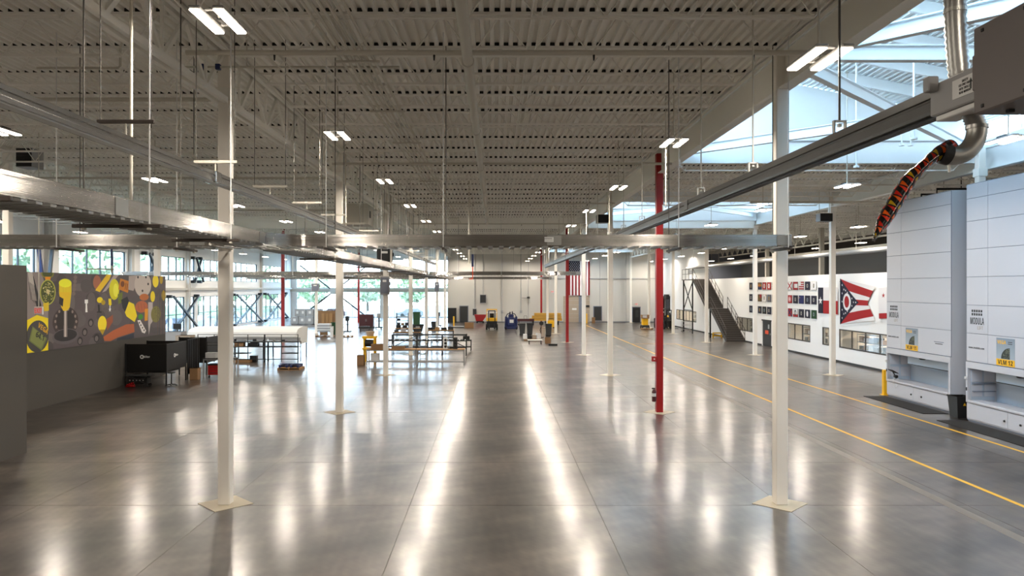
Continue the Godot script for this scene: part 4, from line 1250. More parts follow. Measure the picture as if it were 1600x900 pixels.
	put("housing", bm(Vector3(0.30, 0.28, 0.05), 0.01), M.whiteplastic, e, Vector3(0, 0.14, 0))
	put("face", bm(Vector3(0.28, 0.26, 0.006)), M.whiteplastic, e, Vector3(0, 0.14, 0.028))
	letters("lettering", "EXIT", 0.16, 0.008, M.exit, e, Vector3(0, 0.14, 0.033), Basis.IDENTITY, false, 0.6)
	put("hanger_rod", bm(Vector3(0.025, ROOF - 4.13, 0.025), 0.005), M.duct, e, Vector3(0, (ROOF - 4.13) / 2 + 0.27, 0))
	# conduit with a blue hose reel seen above the mural
	var hr := thing("balancer", "blue hose and pale bracket hanging in front of the long windows", "hoist", V(-16.8, 5.55, 32.0))
	put("blue_hose", MB.new().tube([Vector3(0, 0.2, 0), Vector3(0.01, 0.5, 0), Vector3(-0.01, 0.8, 0), Vector3(0, 1.1, 0)], 0.05, 8), M.blue, hr)
	put("rod", bm(Vector3(0.02, ROOF - 6.62, 0.02)), M.duct, hr, Vector3(0, 1.07 + (ROOF - 6.62) / 2, 0))
	put("bracket", MB.new().bar(Vector3(-1.1, 0.05, 0), Vector3(0.1, 0.05, 0), 0.06, 0.05).bar(Vector3(0, -0.12, 0), Vector3(0, 0.2, 0), 0.05, 0.05), M.beige, hr)

# ---------------------------------------------------------------- black welding booths
func logo(t: Node3D, at: Vector3, b: Basis, s: float) -> void:     # ring with a wordmark
	var ring := MB.new()
	for k in 20:
		var a := TAU * k / 20.0
		var c := TAU * (k + 1) / 20.0
		var u := 0.62 if k < 3 or k > 16 else 0.5
		ring.quad(Vector3(cos(a) * u, sin(a) * u, 0) * s, Vector3(cos(c) * u, sin(c) * u, 0) * s, Vector3(cos(c), sin(c), 0) * s, Vector3(cos(a), sin(a), 0) * s, Vector3.BACK)
	put("logo_ring", ring, M.whiteplastic, t, at, b)
	letters("lettering", "Miller", s * 0.95, 0.004, M.whiteplastic, t, at + b * Vector3(s * 2.0, 0, 0), b)

func build_booths() -> void:
	var t := thing("welding_booth", "black welding booth screens with white ring logos beside the mural wall", "welding booth", V(-17.1, 0, 36.6))
	# front screen, side screen, back screen on posts
	put("front_screen", bm(Vector3(2.0, 1.32, 0.05), 0.01), M.black, t, Vector3(0.1, 1.38, 1.1))
	put("side_screen", bm(Vector3(0.05, 1.32, 2.2), 0.01), M.black, t, Vector3(1.13, 1.38, 0))
	put("back_screen", bm(Vector3(2.0, 1.32, 0.05), 0.01), M.black, t, Vector3(0.1, 1.38, -1.12))
	put("table_top", bm(Vector3(1.9, 0.06, 1.6), 0.01), M.charcoal, t, Vector3(0.1, 0.66, 0.15))
	for e in [[1.13, 1.12], [1.13, -1.12], [-0.85, 1.12], [-0.85, -1.12]]: put("post", bm(Vector3(0.06, 2.06, 0.06), 0.008), M.black, t, Vector3(e[0], 1.03, e[1]))
	logo(t, Vector3(-0.05, 1.42, 1.132), Basis.IDENTITY, 0.10)
	logo(t, Vector3(1.16, 1.42, 0.25), FACE_RIGHT, 0.10)
	var c := thing("welding_curtain", "hanging black curtain between the two black welding booths", "curtain", V(-15.95, 0, 38.6))
	put("curtain", MB.new().grid(30, 2, func(u, v): return [Vector3(0.05 * sin(u * 40.0), 0.28 + 1.78 * v, 0.7 - 1.4 * u), Vector2(u, v)]), M.curtain, c)
	put("curtain_rail", bm(Vector3(0.04, 0.04, 1.5)), M.black, c, Vector3(0, 2.08, 0))
	for z in [-0.72, 0.72]: put("post", bm(Vector3(0.05, 2.1, 0.05), 0.006), M.black, c, Vector3(0, 1.05, z))
	var b2 := thing("welding_booth", "second black welding booth behind the hanging curtain", "welding booth", V(-16.75, 0, 41.3))
	put("side_screen", bm(Vector3(0.05, 1.4, 2.6), 0.01), M.black, b2, Vector3(0.95, 1.36, 0))
	put("front_screen", bm(Vector3(1.5, 1.4, 0.05), 0.01), M.black, b2, Vector3(0.2, 1.36, 1.3))
	for e in [[0.95, 1.28], [0.95, -1.28], [-0.55, 1.28]]: put("post", bm(Vector3(0.06, 2.1, 0.06), 0.008), M.black, b2, Vector3(e[0], 1.05, e[1]))
	# welder cart under the front screen
	var w := thing("welder_cart", "low black welding machine cart with a red cable bundle under the booth table", "welding machine", V(-17.15, 0, 35.2))
	put("body", MB.new().cbox(Vector3(0, 0.32, 0), Vector3(1.0, 0.32, 0.4), 0.03), M.black, w)
	put("tray", bm(Vector3(1.2, 0.03, 0.5), 0.006), M.charcoal, w, Vector3(0.05, 0.56, 0))
	put("tray_leg", MB.new().bar(Vector3(-0.5, 0.1, 0.2), Vector3(0.6, 0.55, 0.2), 0.03, 0.03).bar(Vector3(0.55, 0.1, 0.2), Vector3(-0.4, 0.55, 0.2), 0.03, 0.03), M.charcoal, w)
	for x in [-0.42, 0.42]:
		for z in [-0.2, 0.2]: put("wheel", MB.new().tube([Vector3(x, 0.09, z - 0.03), Vector3(x, 0.09, z + 0.03)], 0.09, 12), M.rubber, w)
	var cb := MB.new()
	for k in 4: cb.tube([Vector3(-0.5 + 0.05 * k, 0.04, 0.3), Vector3(-0.42 + 0.1 * k, 0.16 + 0.03 * k, 0.32), Vector3(-0.2 + 0.05 * k, 0.05, 0.34), Vector3(-0.1, 0.12, 0.3)], 0.03, 6)
	put("red_cable", cb, M.red, w)
	for k in 5: put("knob", MB.new().tube([Vector3(-0.35 + 0.16 * k, 0.34, 0.2), Vector3(-0.35 + 0.16 * k, 0.34, 0.23)], 0.025, 8), M.lightgrey, w)
	var s := thing("stool", "round black stool at the open corner of the front welding booth", "stool", V(-15.75, 0, 35.55))
	put("seat", MB.new().lathe(Vector3(0, 0.62, 0), [Vector2(0, 0), Vector2(0.17, 0), Vector2(0.19, 0.03), Vector2(0.17, 0.06), Vector2(0, 0.07)], 18), M.charcoal, s)
	put("post", MB.new().tube([Vector3(0, 0.08, 0), Vector3(0, 0.62, 0)], 0.03, 10), M.black, s)
	for k in 5: put("leg", MB.new().bar(Vector3(0, 0.1, 0), Vector3(cos(TAU * k / 5) * 0.28, 0.05, sin(TAU * k / 5) * 0.28), 0.04, 0.03), M.black, s)
	put("foot_ring", MB.new().lathe(Vector3(0, 0.02, 0), [Vector2(0.26, 0), Vector2(0.30, 0), Vector2(0.30, 0.02), Vector2(0.26, 0.02)], 20), M.black, s)

# ---------------------------------------------------------------- general builders
func crate(called: String, label: String, category: String, at: Vector3, s: Vector3, m: Material, patch: Material = null, group := "", turn := 0.0) -> Node3D:
	var t := thing(called, label, category, at, turn, group)
	put("body", bm(s, minf(0.012, s.y * 0.05)), m, t, Vector3(0, s.y / 2, 0))
	put("lid", bm(Vector3(s.x * 1.01, s.y * 0.05, s.z * 1.01), 0.004), m, t, Vector3(0, s.y * 0.975, 0))
	if patch: put("label_patch", bm(Vector3(s.x * 0.36, s.y * 0.36, 0.006)), patch, t, Vector3(0, s.y * 0.55, s.z / 2 + 0.004))
	return t

func pallet(label: String, at: Vector3, w: float, d: float, turn := 0.0, group := "") -> Node3D:
	var t := thing("pallet", label, "pallet", at, turn, group)
	for k in 6: put("deck_board", bm(Vector3(w, 0.02, d / 7.5)), M.wood, t, Vector3(0, 0.13, -d / 2 + d / 12 + k * d / 6.0))
	for x in [-0.46, 0.0, 0.46]: put("stringer", bm(Vector3(0.05, 0.1, d)), M.wood, t, Vector3(x * w, 0.07, 0))
	for z in [-0.45, 0.0, 0.45]: put("bottom_board", bm(Vector3(w, 0.02, 0.1)), M.wood, t, Vector3(0, 0.01, z * d))
	return t

func work_table(label: String, at: Vector3, w: float, d: float, h: float, top: Material, legm: Material, shelf := 0.2, category := "work table") -> Node3D:
	var t := thing("work_table", label, category, at)
	put("table_top", bm(Vector3(w, 0.045, d), 0.006), top, t, Vector3(0, h - 0.022, 0))
	put("apron", MB.new().box(Vector3(0, h - 0.08, d / 2 - 0.04), Vector3(w - 0.08, 0.06, 0.03)).box(Vector3(0, h - 0.08, -d / 2 + 0.04), Vector3(w - 0.08, 0.06, 0.03)), legm, t)
	for x in [-1.0, 1.0]:
		for z in [-1.0, 1.0]: put("leg", bm(Vector3(0.05, h - 0.04, 0.05), 0.006), legm, t, Vector3(x * (w / 2 - 0.05), (h - 0.04) / 2, z * (d / 2 - 0.05)))
	if shelf > 0.0:
		put("shelf_rail", MB.new().box(Vector3(0, shelf, d / 2 - 0.05), Vector3(w - 0.1, 0.07, 0.04)).box(Vector3(0, shelf, -d / 2 + 0.05), Vector3(w - 0.1, 0.05, 0.04)), legm, t)
		put("lower_shelf", bm(Vector3(w - 0.12, 0.02, d - 0.12)), legm, t, Vector3(0, shelf + 0.03, 0))
	return t

func tub(called: String, label: String, category: String, at: Vector3, w0: float, w1: float, h: float, m: Material, group := "", wheels := true) -> Node3D:   # tapered bin, open at the top
	var t := thing(called, label, category, at, 0.0, group)
	var b := MB.new()
	var y0 := 0.06 if wheels else 0.0
	for s in 4:
		var a := Basis(Vector3.UP, PI / 2 * s)
		var q := (a * Vector3(0, 0.1, 1)).normalized()
		for i in [1.0, 0.94]:
			b.quad(a * Vector3(-w0 * i, y0, w0 * i), a * Vector3(w0 * i, y0, w0 * i), a * Vector3(w1 * i, h, w1 * i), a * Vector3(-w1 * i, h, w1 * i), q if i == 1.0 else -q)
	b.quad(Vector3(-w0, y0, -w0), Vector3(w0, y0, -w0), Vector3(w0, y0, w0), Vector3(-w0, y0, w0), Vector3.DOWN)
	b.quad(Vector3(-w0, y0 + 0.02, -w0), Vector3(w0, y0 + 0.02, -w0), Vector3(w0, y0 + 0.02, w0), Vector3(-w0, y0 + 0.02, w0), Vector3.UP)
	put("body", b, m, t)
	var rim := MB.new()
	for s in 4:
		var a := Basis(Vector3.UP, PI / 2 * s)
		rim.box(a * Vector3(0, h, w1), Vector3(w1 * 2 + 0.03, 0.04, 0.03), a)
	put("rim", rim, m, t)
	if wheels:
		for x in [-0.75, 0.75]:
			for z in [-0.75, 0.75]: put("caster", MB.new().tube([Vector3(x * w0 - 0.02, 0.05, z * w0), Vector3(x * w0 + 0.02, 0.05, z * w0)], 0.05, 10), M.rubber, t)
	return t

# ---------------------------------------------------------------- white bench row, tool rack
func build_benches() -> void:
	var prof := [Vector2(47.75, 1.35), Vector2(47.72, 1.62), Vector2(47.82, 1.86), Vector2(48.1, 2.03), Vector2(48.6, 2.11), Vector2(49.6, 2.16), Vector2(50.6, 2.1)]
	var t := thing("bench_hood", "long white curved hood over the back of the assembly benches", "hood", V(-16.55, 0, 48.0))
	var m := MB.new()
	for i in prof.size() - 1:
		var a: Vector2 = prof[i]
		var b: Vector2 = prof[i + 1]
		var q := Vector3(0, b.x - a.x, b.y - a.y).normalized()
		m.quad(Vector3(-3.55, a.y, 48.0 - a.x), Vector3(3.55, a.y, 48.0 - a.x), Vector3(3.55, b.y, 48.0 - b.x), Vector3(-3.55, b.y, 48.0 - b.x), q)
	put("curved_sheet", m, M.whiteplastic, t)
	var poly := PackedVector2Array()
	for p in prof: poly.append(Vector2(p.x - 48.0, p.y))
	poly.append(Vector2(2.6, 1.0)); poly.append(Vector2(0.9, 1.0))
	for x in [-3.56, 3.56]: put("end_panel", MB.new().prism(poly, 0.03, Transform3D(FACE_RIGHT, Vector3(x, 0, 0))), M.whiteplastic, t)
	put("rear_panel", bm(Vector3(7.1, 0.9, 0.03)), M.whiteplastic, t, Vector3(0, 1.65, -2.6))
	for x in [-3.5, -1.2, 1.2, 3.5]:
		for z in [-0.4, -2.55]: put("leg", bm(Vector3(0.07, 1.9, 0.07), 0.008), M.charcoal, t, Vector3(x, 0.95, z))
	var names_ := ["leftmost, half hidden by the tool rack", "second from the right, behind the white column", "rightmost, under the open end of the white hood"]
	for k in 3:
		var b := thing("assembly_bench", "dark framed assembly bench with shelves, %s" % names_[k], "bench", V(-17.95 + 2.15 * k, 0, 47.0))
		for x in [-1.05, 0.0, 1.05]: put("upright", bm(Vector3(0.045, 1.8 if x != 0.0 else 1.75, 0.045), 0.005), M.charcoal, b, Vector3(x, 0.9, 0.3))
		for x in [-1.05, 1.05]: put("rear_leg", bm(Vector3(0.045, 1.3, 0.045), 0.005), M.charcoal, b, Vector3(x, 0.65, -0.4))
		for e in [1.78, 1.57]: put("rail", bm(Vector3(2.1, 0.035, 0.035), 0.004), M.charcoal, b, Vector3(0, e, 0.3))
		put("work_surface", bm(Vector3(2.1, 0.05, 0.74), 0.006), M.charcoal, b, Vector3(0, 1.3, -0.05))
		put("light_panel", bm(Vector3(2.06, 0.2, 0.02)), M.lightgrey, b, Vector3(0, 1.44, -0.38))
		put("shelf", bm(Vector3(2.1, 0.04, 0.7), 0.005), M.charcoal, b, Vector3(0, 0.98, -0.05))
		put("lower_shelf", bm(Vector3(1.0, 0.04, 0.7), 0.005), M.charcoal, b, Vector3(0.5 if k == 2 else -0.5, 0.56, -0.05))
		put("bottom_rail", bm(Vector3(2.1, 0.045, 0.045), 0.005), M.charcoal, b, Vector3(0, 0.2, 0.3))
		for x in [-1.05, 1.05]: put("caster", MB.new().tube([Vector3(x - 0.02, 0.05, 0.3), Vector3(x + 0.02, 0.05, 0.3)], 0.05, 10), M.rubber, b)
	crate("cardboard_tray", "low cardboard tray on the floor under the middle bench", "box", V(-16.2, 0, 46.7), Vector3(1.2, 0.16, 0.5), M.card)
	crate("tool_case", "small black case behind the low cardboard tray", "case", V(-15.55, 0, 47.1), Vector3(0.45, 0.4, 0.3), M.black)
	crate("parts_box", "brown parts box on the middle bench shelf", "box", V(-16.4, 1.0, 46.95), Vector3(0.6, 0.25, 0.4), M.card)
	crate("parts_box", "black parts box on the bench shelf, right of the brown box", "box", V(-15.5, 1.0, 46.95), Vector3(0.6, 0.24, 0.4), M.black)
	for k in 9:
		crate("small_part", "small part on the assembly bench tops, %s from the left" % ["first", "second", "third", "fourth", "fifth", "sixth", "seventh", "eighth", "ninth"][k], "part", V(-18.6 + 0.62 * k, 1.325, 47.1), Vector3(0.12 + 0.04 * (k % 3), 0.1 + 0.05 * (k % 2), 0.12), [M.black, M.lightgrey, M.charcoal][k % 3], null, "small parts on the assembly benches")
	# tool rack with red chest and cardboard box left of the near column
	var r := work_table("dark wire tool rack with a red tool chest under it", V(-14.6, 0, 38.9), 1.75, 0.6, 1.05, M.charcoal, M.lightgrey, 0.0, "rack")
	for e in [1.85, 1.7]: put("upper_rail", bm(Vector3(1.7, 0.035, 0.035)), M.charcoal, r, Vector3(0, e, -0.27))
	for e in [-0.83, 0.83]: put("upper_post", bm(Vector3(0.035, 0.85, 0.035)), M.charcoal, r, Vector3(e, 1.46, -0.27))
	crate("printer", "pale grey printer on top of the tool rack", "printer", V(-15.0, 1.05, 38.7), Vector3(0.55, 0.3, 0.4), M.lightgrey)
	crate("parts_tray", "flat black tray beside the printer on the tool rack", "tray", V(-14.3, 1.05, 38.7), Vector3(0.5, 0.1, 0.4), M.black)
	var rc := thing("tool_chest", "red tool chest on casters under the rack, beside the near white column", "tool chest", V(-14.8, 0, 38.75))
	put("body", bm(Vector3(0.7, 0.5, 0.45), 0.01), M.red, rc, Vector3(0, 0.42, 0))
	put("top", bm(Vector3(0.72, 0.08, 0.47), 0.01), M.black, rc, Vector3(0, 0.71, 0))
	for y in [0.3, 0.45, 0.58]: put("drawer_handle", bm(Vector3(0.5, 0.02, 0.02), 0.004), M.charcoal, rc, Vector3(0, y, 0.235))
	for x in [-0.3, 0.3]: put("caster", MB.new().tube([Vector3(x - 0.02, 0.08, 0.15), Vector3(x + 0.02, 0.08, 0.15)], 0.08, 10), M.rubber, rc)
	crate("cardboard_box", "upright brown cardboard box beside the red tool chest", "box", V(-15.6, 0, 38.0), Vector3(0.42, 0.6, 0.4), M.card)
	# cabinets behind the booths
	crate("cabinet", "tall pale grey cabinet behind the black booths", "cabinet", V(-19.9, 0, 45.5), Vector3(1.0, 2.05, 0.8), M.lightgrey)
	crate("cabinet", "beige low cabinet right of the tall grey cabinet", "cabinet", V(-18.75, 0, 44.2), Vector3(0.9, 1.9, 0.7), M.beige)
	var mo := thing("computer_monitor", "black computer monitor on the tall grey cabinet", "monitor", V(-19.7, 2.05, 45.3))
	put("screen", bm(Vector3(0.5, 0.34, 0.04), 0.008), M.black, mo, Vector3(0, 0.32, 0))
	put("stand", MB.new().box(Vector3(0, 0.01, 0), Vector3(0.24, 0.02, 0.18)).box(Vector3(0, 0.1, -0.03), Vector3(0.05, 0.2, 0.03)), M.black, mo)
	# pallet with two blue frames
	pallet("wooden pallet carrying two dark blue steel brackets", spot(455, 577), 1.35, 1.1)
	for k in 2:
		var o := thing("steel_bracket", "dark blue steel bracket, %s on the wooden pallet" % ["left", "right"][k], "bracket", spot(455, 577) + Vector3(-0.35 + 0.66 * k, 0.14, 0))
		put("channel", MB.new().cbox(Vector3(-0.2, 0.08, 0), Vector3(0.1, 0.16, 0.95), 0.012).cbox(Vector3(0.2, 0.08, 0), Vector3(0.1, 0.16, 0.95), 0.012), M.blue, o)
		put("crosspiece", MB.new().cbox(Vector3(0, 0.1, 0.3), Vector3(0.4, 0.12, 0.12), 0.01).cbox(Vector3(0, 0.1, -0.3), Vector3(0.4, 0.12, 0.12), 0.01), M.navy, o)
		put("foot_plate", bm(Vector3(0.6, 0.03, 0.2), 0.005), M.blue, o, Vector3(0, 0.185, 0))

# ---------------------------------------------------------------- steel tables in the middle
func build_tables() -> void:
	work_table("long low steel table with a plank top, front left of the pair", V(-6.4, 0, 45.2), 3.0, 0.8, 1.0, M.wood, M.lightgrey, 0.22)
	work_table("long low steel table with a plank top, front right of the pair", V(-3.35, 0, 45.2), 3.0, 0.8, 1.0, M.wood, M.lightgrey, 0.22)
	work_table("dark steel frame table standing behind the front pair of tables", V(-6.6, 0, 55.5), 3.1, 0.9, 0.85, M.charcoal, M.charcoal, 0.3)
	work_table("dark steel frame table with upright wheels, behind the right front table", V(-3.3, 0, 55.5), 3.1, 0.9, 0.85, M.charcoal, M.charcoal, 0.3)
	var f := thing("conveyor_frame", "open black conveyor frame rising above the rear tables", "conveyor", V(-4.6, 0, 51.5))
	for x in [-2.6, -0.9, 0.9, 2.6]:
		for z in [-0.4, 0.4]: put("upright", bm(Vector3(0.06, 1.5, 0.06), 0.006), M.black, f, Vector3(x, 0.75, z))
	for y in [0.55, 1.05, 1.45]:
		for z in [-0.4, 0.4]: put("rail", bm(Vector3(5.3, 0.06, 0.05), 0.006), M.charcoal, f, Vector3(0, y, z))
	for k in 14: put("roller", MB.new().tube([Vector3(-2.5 + k * 0.385, 1.08, -0.4), Vector3(-2.5 + k * 0.385, 1.08, 0.4)], 0.03, 8), M.steel, f)
	put("brace", MB.new().bar(Vector3(0.9, 1.4, 0.4), Vector3(2.6, 0.6, 0.4), 0.04, 0.04).bar(Vector3(-2.6, 0.6, 0.4), Vector3(-0.9, 1.4, 0.4), 0.04, 0.04), M.charcoal, f)
	for k in 2:
		var g := thing("wheel_guard", ["white upright guard plate with black wheels on the rear conveyor", "dark wheel stand right of the white guard plate"][k], "guard plate", V(-3.05 + 0.62 * k, 1.0, 44.95))
		put("plate", bm(Vector3(0.26, 0.72, 0.1), 0.01), M.whiteplastic if k == 0 else M.charcoal, g, Vector3(0, 0.36, 0))
		for y in [0.16, 0.36, 0.56]: put("wheel", MB.new().tube([Vector3(0.02, y, 0.05), Vector3(0.02, y, 0.12)], 0.08, 14), M.black, g)
	crate("control_case", "black control case at the right end of the rear tables", "case", V(-2.15, 0.85, 55.3), Vector3(0.5, 0.26, 0.35), M.black)
	var l := thing("leaning_ladder", "small pale ladder frame leaning on the front right table", "ladder", V(-4.35, 0, 44.62))
	for x in [-0.2, 0.2]: put("stile", MB.new().bar(Vector3(x, 0, 0.08), Vector3(x, 1.05, 0), 0.05, 0.04), M.lightgrey, l)
	for k in 4: put("rung", bm(Vector3(0.38, 0.03, 0.04), 0.004), M.lightgrey, l, Vector3(0, 0.2 + 0.25 * k, 0.07 - 0.02 * k))
	# yellow framed machine at the left end
	var y := thing("yellow_machine", "yellow framed machine with a dark motor at the left end of the tables", "machine", V(-8.0, 0, 46.6))
	for e in [[-0.3, 0.25], [0.35, 0.25], [-0.3, -0.3], [0.35, -0.3]]: put("frame_post", bm(Vector3(0.1, 1.55, 0.1), 0.01), M.yellow, y, Vector3(e[0], 0.775, e[1]))
	put("frame_plate", bm(Vector3(0.85, 0.14, 0.75), 0.012), M.yellow, y, Vector3(0.02, 1.62, 0))
	put("base_plate", bm(Vector3(0.85, 0.12, 0.75), 0.012), M.yellow, y, Vector3(0.02, 0.9, 0))
	put("motor", MB.new().tube([Vector3(-0.25, 1.25, 0.15), Vector3(0.25, 1.25, 0.15)], 0.22, 18), M.black, y)
	put("drum", MB.new().lathe(Vector3(0.05, 1.69, 0), [Vector2(0, 0), Vector2(0.2, 0), Vector2(0.25, 0.16), Vector2(0.28, 0.3), Vector2(0.3, 0.3), Vector2(0, 0.28)], 18), M.beige, y)
	for e in [[-7.25, 0.55, 0.3, "long brown wooden box"], [-5.95, 0.6, 0.16, "flat brown wooden box"]]:
		crate("wooden_box", "%s on the front left table" % e[3], "box", V(e[0], 1.0, 45.1), Vector3(e[1] * 1.35, e[2], 0.4), M.card)
	crate("carton", "brown carton on the floor at the end of the front left table", "box", V(-8.25, 0, 45.0), Vector3(0.42, 0.62, 0.45), M.card)
	crate("carton", "white carton on the lower shelf of the front left table", "box", V(-7.4, 0.262, 45.2), Vector3(0.5, 0.45, 0.4), M.whiteplastic)
	crate("tool_bag", "lumpy black tool bag lying on the front right table", "bag", V(-2.6, 1.0, 45.3), Vector3(0.55, 0.12, 0.3), M.black, null, "", 0.4)
	# benches farther back with wooden tops
	for e in [[-7.6, 63.0, "wooden topped bench with loose parts, before the dark red cabinet"], [-4.9, 66.0, "wooden topped bench in front of the green bin"], [-8.2, 69.0, "farther wooden topped bench beside the row of columns"]]:
		work_table(e[2], V(e[0], 0, e[1]), 2.4, 0.9, 0.95, M.wood, M.charcoal, 0.3)
	var rr := RandomNumberGenerator.new()
	rr.seed = 77
	var kinds := [M.black, M.card, M.charcoal, M.wood, M.lightgrey]
	for e in [[-7.6, 63.0], [-4.9, 66.0], [-8.2, 69.0]]:
		for k in 4:
			crate("loose_part", "loose machine part, %s from the left on the %s wooden topped bench" % [["first", "second", "third", "fourth"][k], {63.0: "nearest", 66.0: "middle", 69.0: "farthest"}[e[1]]], "part", V(e[0] - 0.9 + 0.6 * k, 0.95, e[1] + 0.1), Vector3(0.3 + 0.2 * rr.randf(), 0.1 + 0.25 * rr.randf(), 0.4), kinds[rr.randi() % 5], null, "loose parts on the wooden benches")

# ---------------------------------------------------------------- goods stored at the far left
func build_left_store() -> void:
	var n := 0
	for e in [[461.5, 0], [473.5, 0], [485.0, 0], [497.5, 0], [466.0, 1], [474.6, 1], [485.5, 1], [497.5, 1]]:
		crate("shipping_box", "grey shipping box with a white label, %s of the stack" % ["first in the bottom row", "second in the bottom row", "third in the bottom row", "fourth in the bottom row", "first in the top row", "second in the top row", "third in the top row", "fourth in the top row"][n], "box", V(sx(e[0], 95.0), 0.06 + 0.98 * e[1], 95.0), Vector3(0.93 if e[1] == 0 else 0.7 if n < 6 else 0.9, 0.94, 0.9), M.lightgrey, M.whiteplastic)
		n += 1
	for k in 4: slab_pad(sx([461.5, 473.5, 485.0, 497.5][k], 95.0), 95.0, k)
	crate("wooden_crate", "big brown slatted crate behind the stacked paper bags", "crate", V(sx(512, 90.4), 0.0, 90.4), Vector3(2.1, 1.9, 1.2), M.card)
	for k in 3: crate("crate_board", "brown board against the big slatted crate, %s" % ["left one", "middle one", "right one"][k], "board", V(sx(505 + 6 * k, 89.6), 0.0, 89.6), Vector3(0.4, 1.6, 0.05), M.wood, null, "boards on the slatted crate")
	pallet("pallet of stacked paper bags near the second column row", V(sx(508, 71), 0, 71.0), 1.7, 1.2)
	for k in 6: crate("paper_bag", "flat paper bag on the pallet, %s from the bottom of the stack" % ["first", "second", "third", "fourth", "fifth", "sixth"][k], "bag", V(sx(507, 71), 0.5 + 0.13 * k, 71.0), Vector3(1.2, 0.12, 0.9), M.lightgrey if k % 2 == 0 else M.whiteplastic, null, "paper bags stacked on the pallet")
	var rl := thing("cable_drum", "pale wooden cable drum under the stacked paper bags", "drum", V(sx(506, 71), 0.14, 71.0))
	put("core", MB.new().tube([Vector3(-0.3, 0.18, 0), Vector3(0.3, 0.18, 0)], 0.14, 14), M.wood, rl)
	for x in [-0.32, 0.32]: put("flange", MB.new().tube([Vector3(x - 0.02, 0.18, 0), Vector3(x + 0.02, 0.18, 0)], 0.18, 16), M.wood, rl)
	crate("green_box", "dark green box with a white front beside the paper bags", "box", V(sx(521, 72), 0, 72.0), Vector3(0.42, 1.35, 0.5), M.green, M.whiteplastic)
	crate("white_roll_box", "narrow white box standing beside the dark green box", "box", V(sx(518.5, 69.9), 0, 69.9), Vector3(0.25, 1.0, 0.3), M.whiteplastic)
	var cab := thing("red_cabinet", "dark red steel cabinet on a low base, far left", "cabinet", V(sx(573, 86), 0, 86.0))
	put("body", bm(Vector3(1.65, 1.45, 0.8), 0.015), M.maroon, cab, Vector3(0, 0.9, 0))
	put("base", bm(Vector3(1.75, 0.18, 0.9), 0.01), M.charcoal, cab, Vector3(0, 0.09, 0))
	for x in [-0.41, 0.41]: put("door", bm(Vector3(0.78, 1.35, 0.02), 0.006), M.maroon, cab, Vector3(x, 0.9, 0.41))
	for x in [-0.06, 0.06]: put("handle", bm(Vector3(0.03, 0.3, 0.04), 0.006), M.steel, cab, Vector3(x, 0.95, 0.44))
	work_table("dark cart table in front of the dark red cabinet", V(sx(570, 76), 0, 76.0), 1.0, 0.6, 0.75, M.charcoal, M.charcoal, 0.3)
	# rack with boxes
	var r := thing("shelf_rack", "black shelf rack loaded with dark parts near the glazed end", "rack", V(sx(629, 80), 0, 80.0))
	for x in [-0.65, 0.65]:
		for z in [-0.3, 0.3]: put("post", bm(Vector3(0.06, 2.0, 0.06)), M.black, r, Vector3(x, 1.0, z))
	for y in [0.15, 0.65, 1.15, 1.6]: put("shelf", bm(Vector3(1.36, 0.04, 0.66)), M.charcoal, r, Vector3(0, y, 0))
	for k in 7: crate("rack_part", "machine part on the black shelf rack, %s counting up from the lowest shelf" % ["first", "second", "third", "fourth", "fifth", "sixth", "seventh"][k], "part", V(sx(629, 80) - 0.4 + 0.42 * (k % 3), [0.17, 0.67, 1.17][k / 3], 80.0), Vector3(0.3, 0.22 + 0.05 * (k % 2), 0.4), [M.black, M.card, M.charcoal][k % 3], null, "parts on the black shelf rack")
	tub("black_tub", "wide black wheeled tub holding the green bin", "bin", V(sx(653, 78), 0, 78.0), 0.42, 0.6, 0.82, M.black)
	tub("green_bin", "dark green plastic bin stacked in the black tub", "bin", V(sx(651, 78), 0.4, 78.0), 0.3, 0.36, 1.75, M.green, "", false)
	tub("black_tub", "narrow black wheeled bin beside the far disconnect switch column", "bin", V(sx(679, 82), 0, 82.0), 0.3, 0.36, 0.95, M.black)
	# two machines on stands
	for e in [[543.0, 76.0, "black wheeled cart of tools just right of the second left column"], [592.0, 84.0, "grey drilling machine on a black stand beside the red cabinet"], [685.0, 88.0, "tall thin dark machine by the far glazing"]]:
		var mm := thing("machine", e[2], "machine", V(sx(e[0], e[1]), 0, e[1]))
		put("base", bm(Vector3(0.8, 0.12, 0.6), 0.02), M.black, mm, Vector3(0, 0.2, 0))
		put("column_post", MB.new().tube([Vector3(0, 0.2, -0.1), Vector3(0, 1.7, -0.1)], 0.09, 12), M.charcoal, mm)
		put("head", MB.new().cbox(Vector3(0, 1.55, 0.08), Vector3(0.34, 0.5, 0.6), 0.04), M.lightgrey if e[0] > 580 and e[0] < 600 else M.black, mm)
		put("work_plate", bm(Vector3(0.6, 0.06, 0.5), 0.01), M.black, mm, Vector3(0, 0.95, 0.1))
		for x in [-0.3, 0.3]: put("wheel", MB.new().tube([Vector3(x - 0.03, 0.12, 0.2), Vector3(x + 0.03, 0.12, 0.2)], 0.12, 12), M.rubber, mm)
	pallet("small wooden pallet flat on the floor by the second left column", V(sx(544, 70.5), 0, 70.5), 0.9, 0.8)
	# steel braces in front of the glazing
	var k2 := 0
	for e in [[51.6, 50.2, 0.2, 7.9], [66.0, 68.2, 5.4, 7.9], [71.0, 77.5, 0.2, 3.9], [88.5, 98.5, 0.2, 3.9], [100.5, 110.5, 0.2, 3.9], [76.5, 78.3, 5.4, 7.9]]:
		k2 += 1
		var b := thing("wind_brace", "dark crossed steel brace inside the window wall, %s from the front" % ["first", "second", "third", "fourth", "fifth", "sixth"][k2 - 1], "brace", V(-31.42, 0, e[0]))
		put("diagonal", MB.new().bar(V(0, e[2], 0), V(0, e[3], e[1] - e[0]), 0.16, 0.2, Vector3.RIGHT), M.blue if k2 == 1 else M.frame, b)
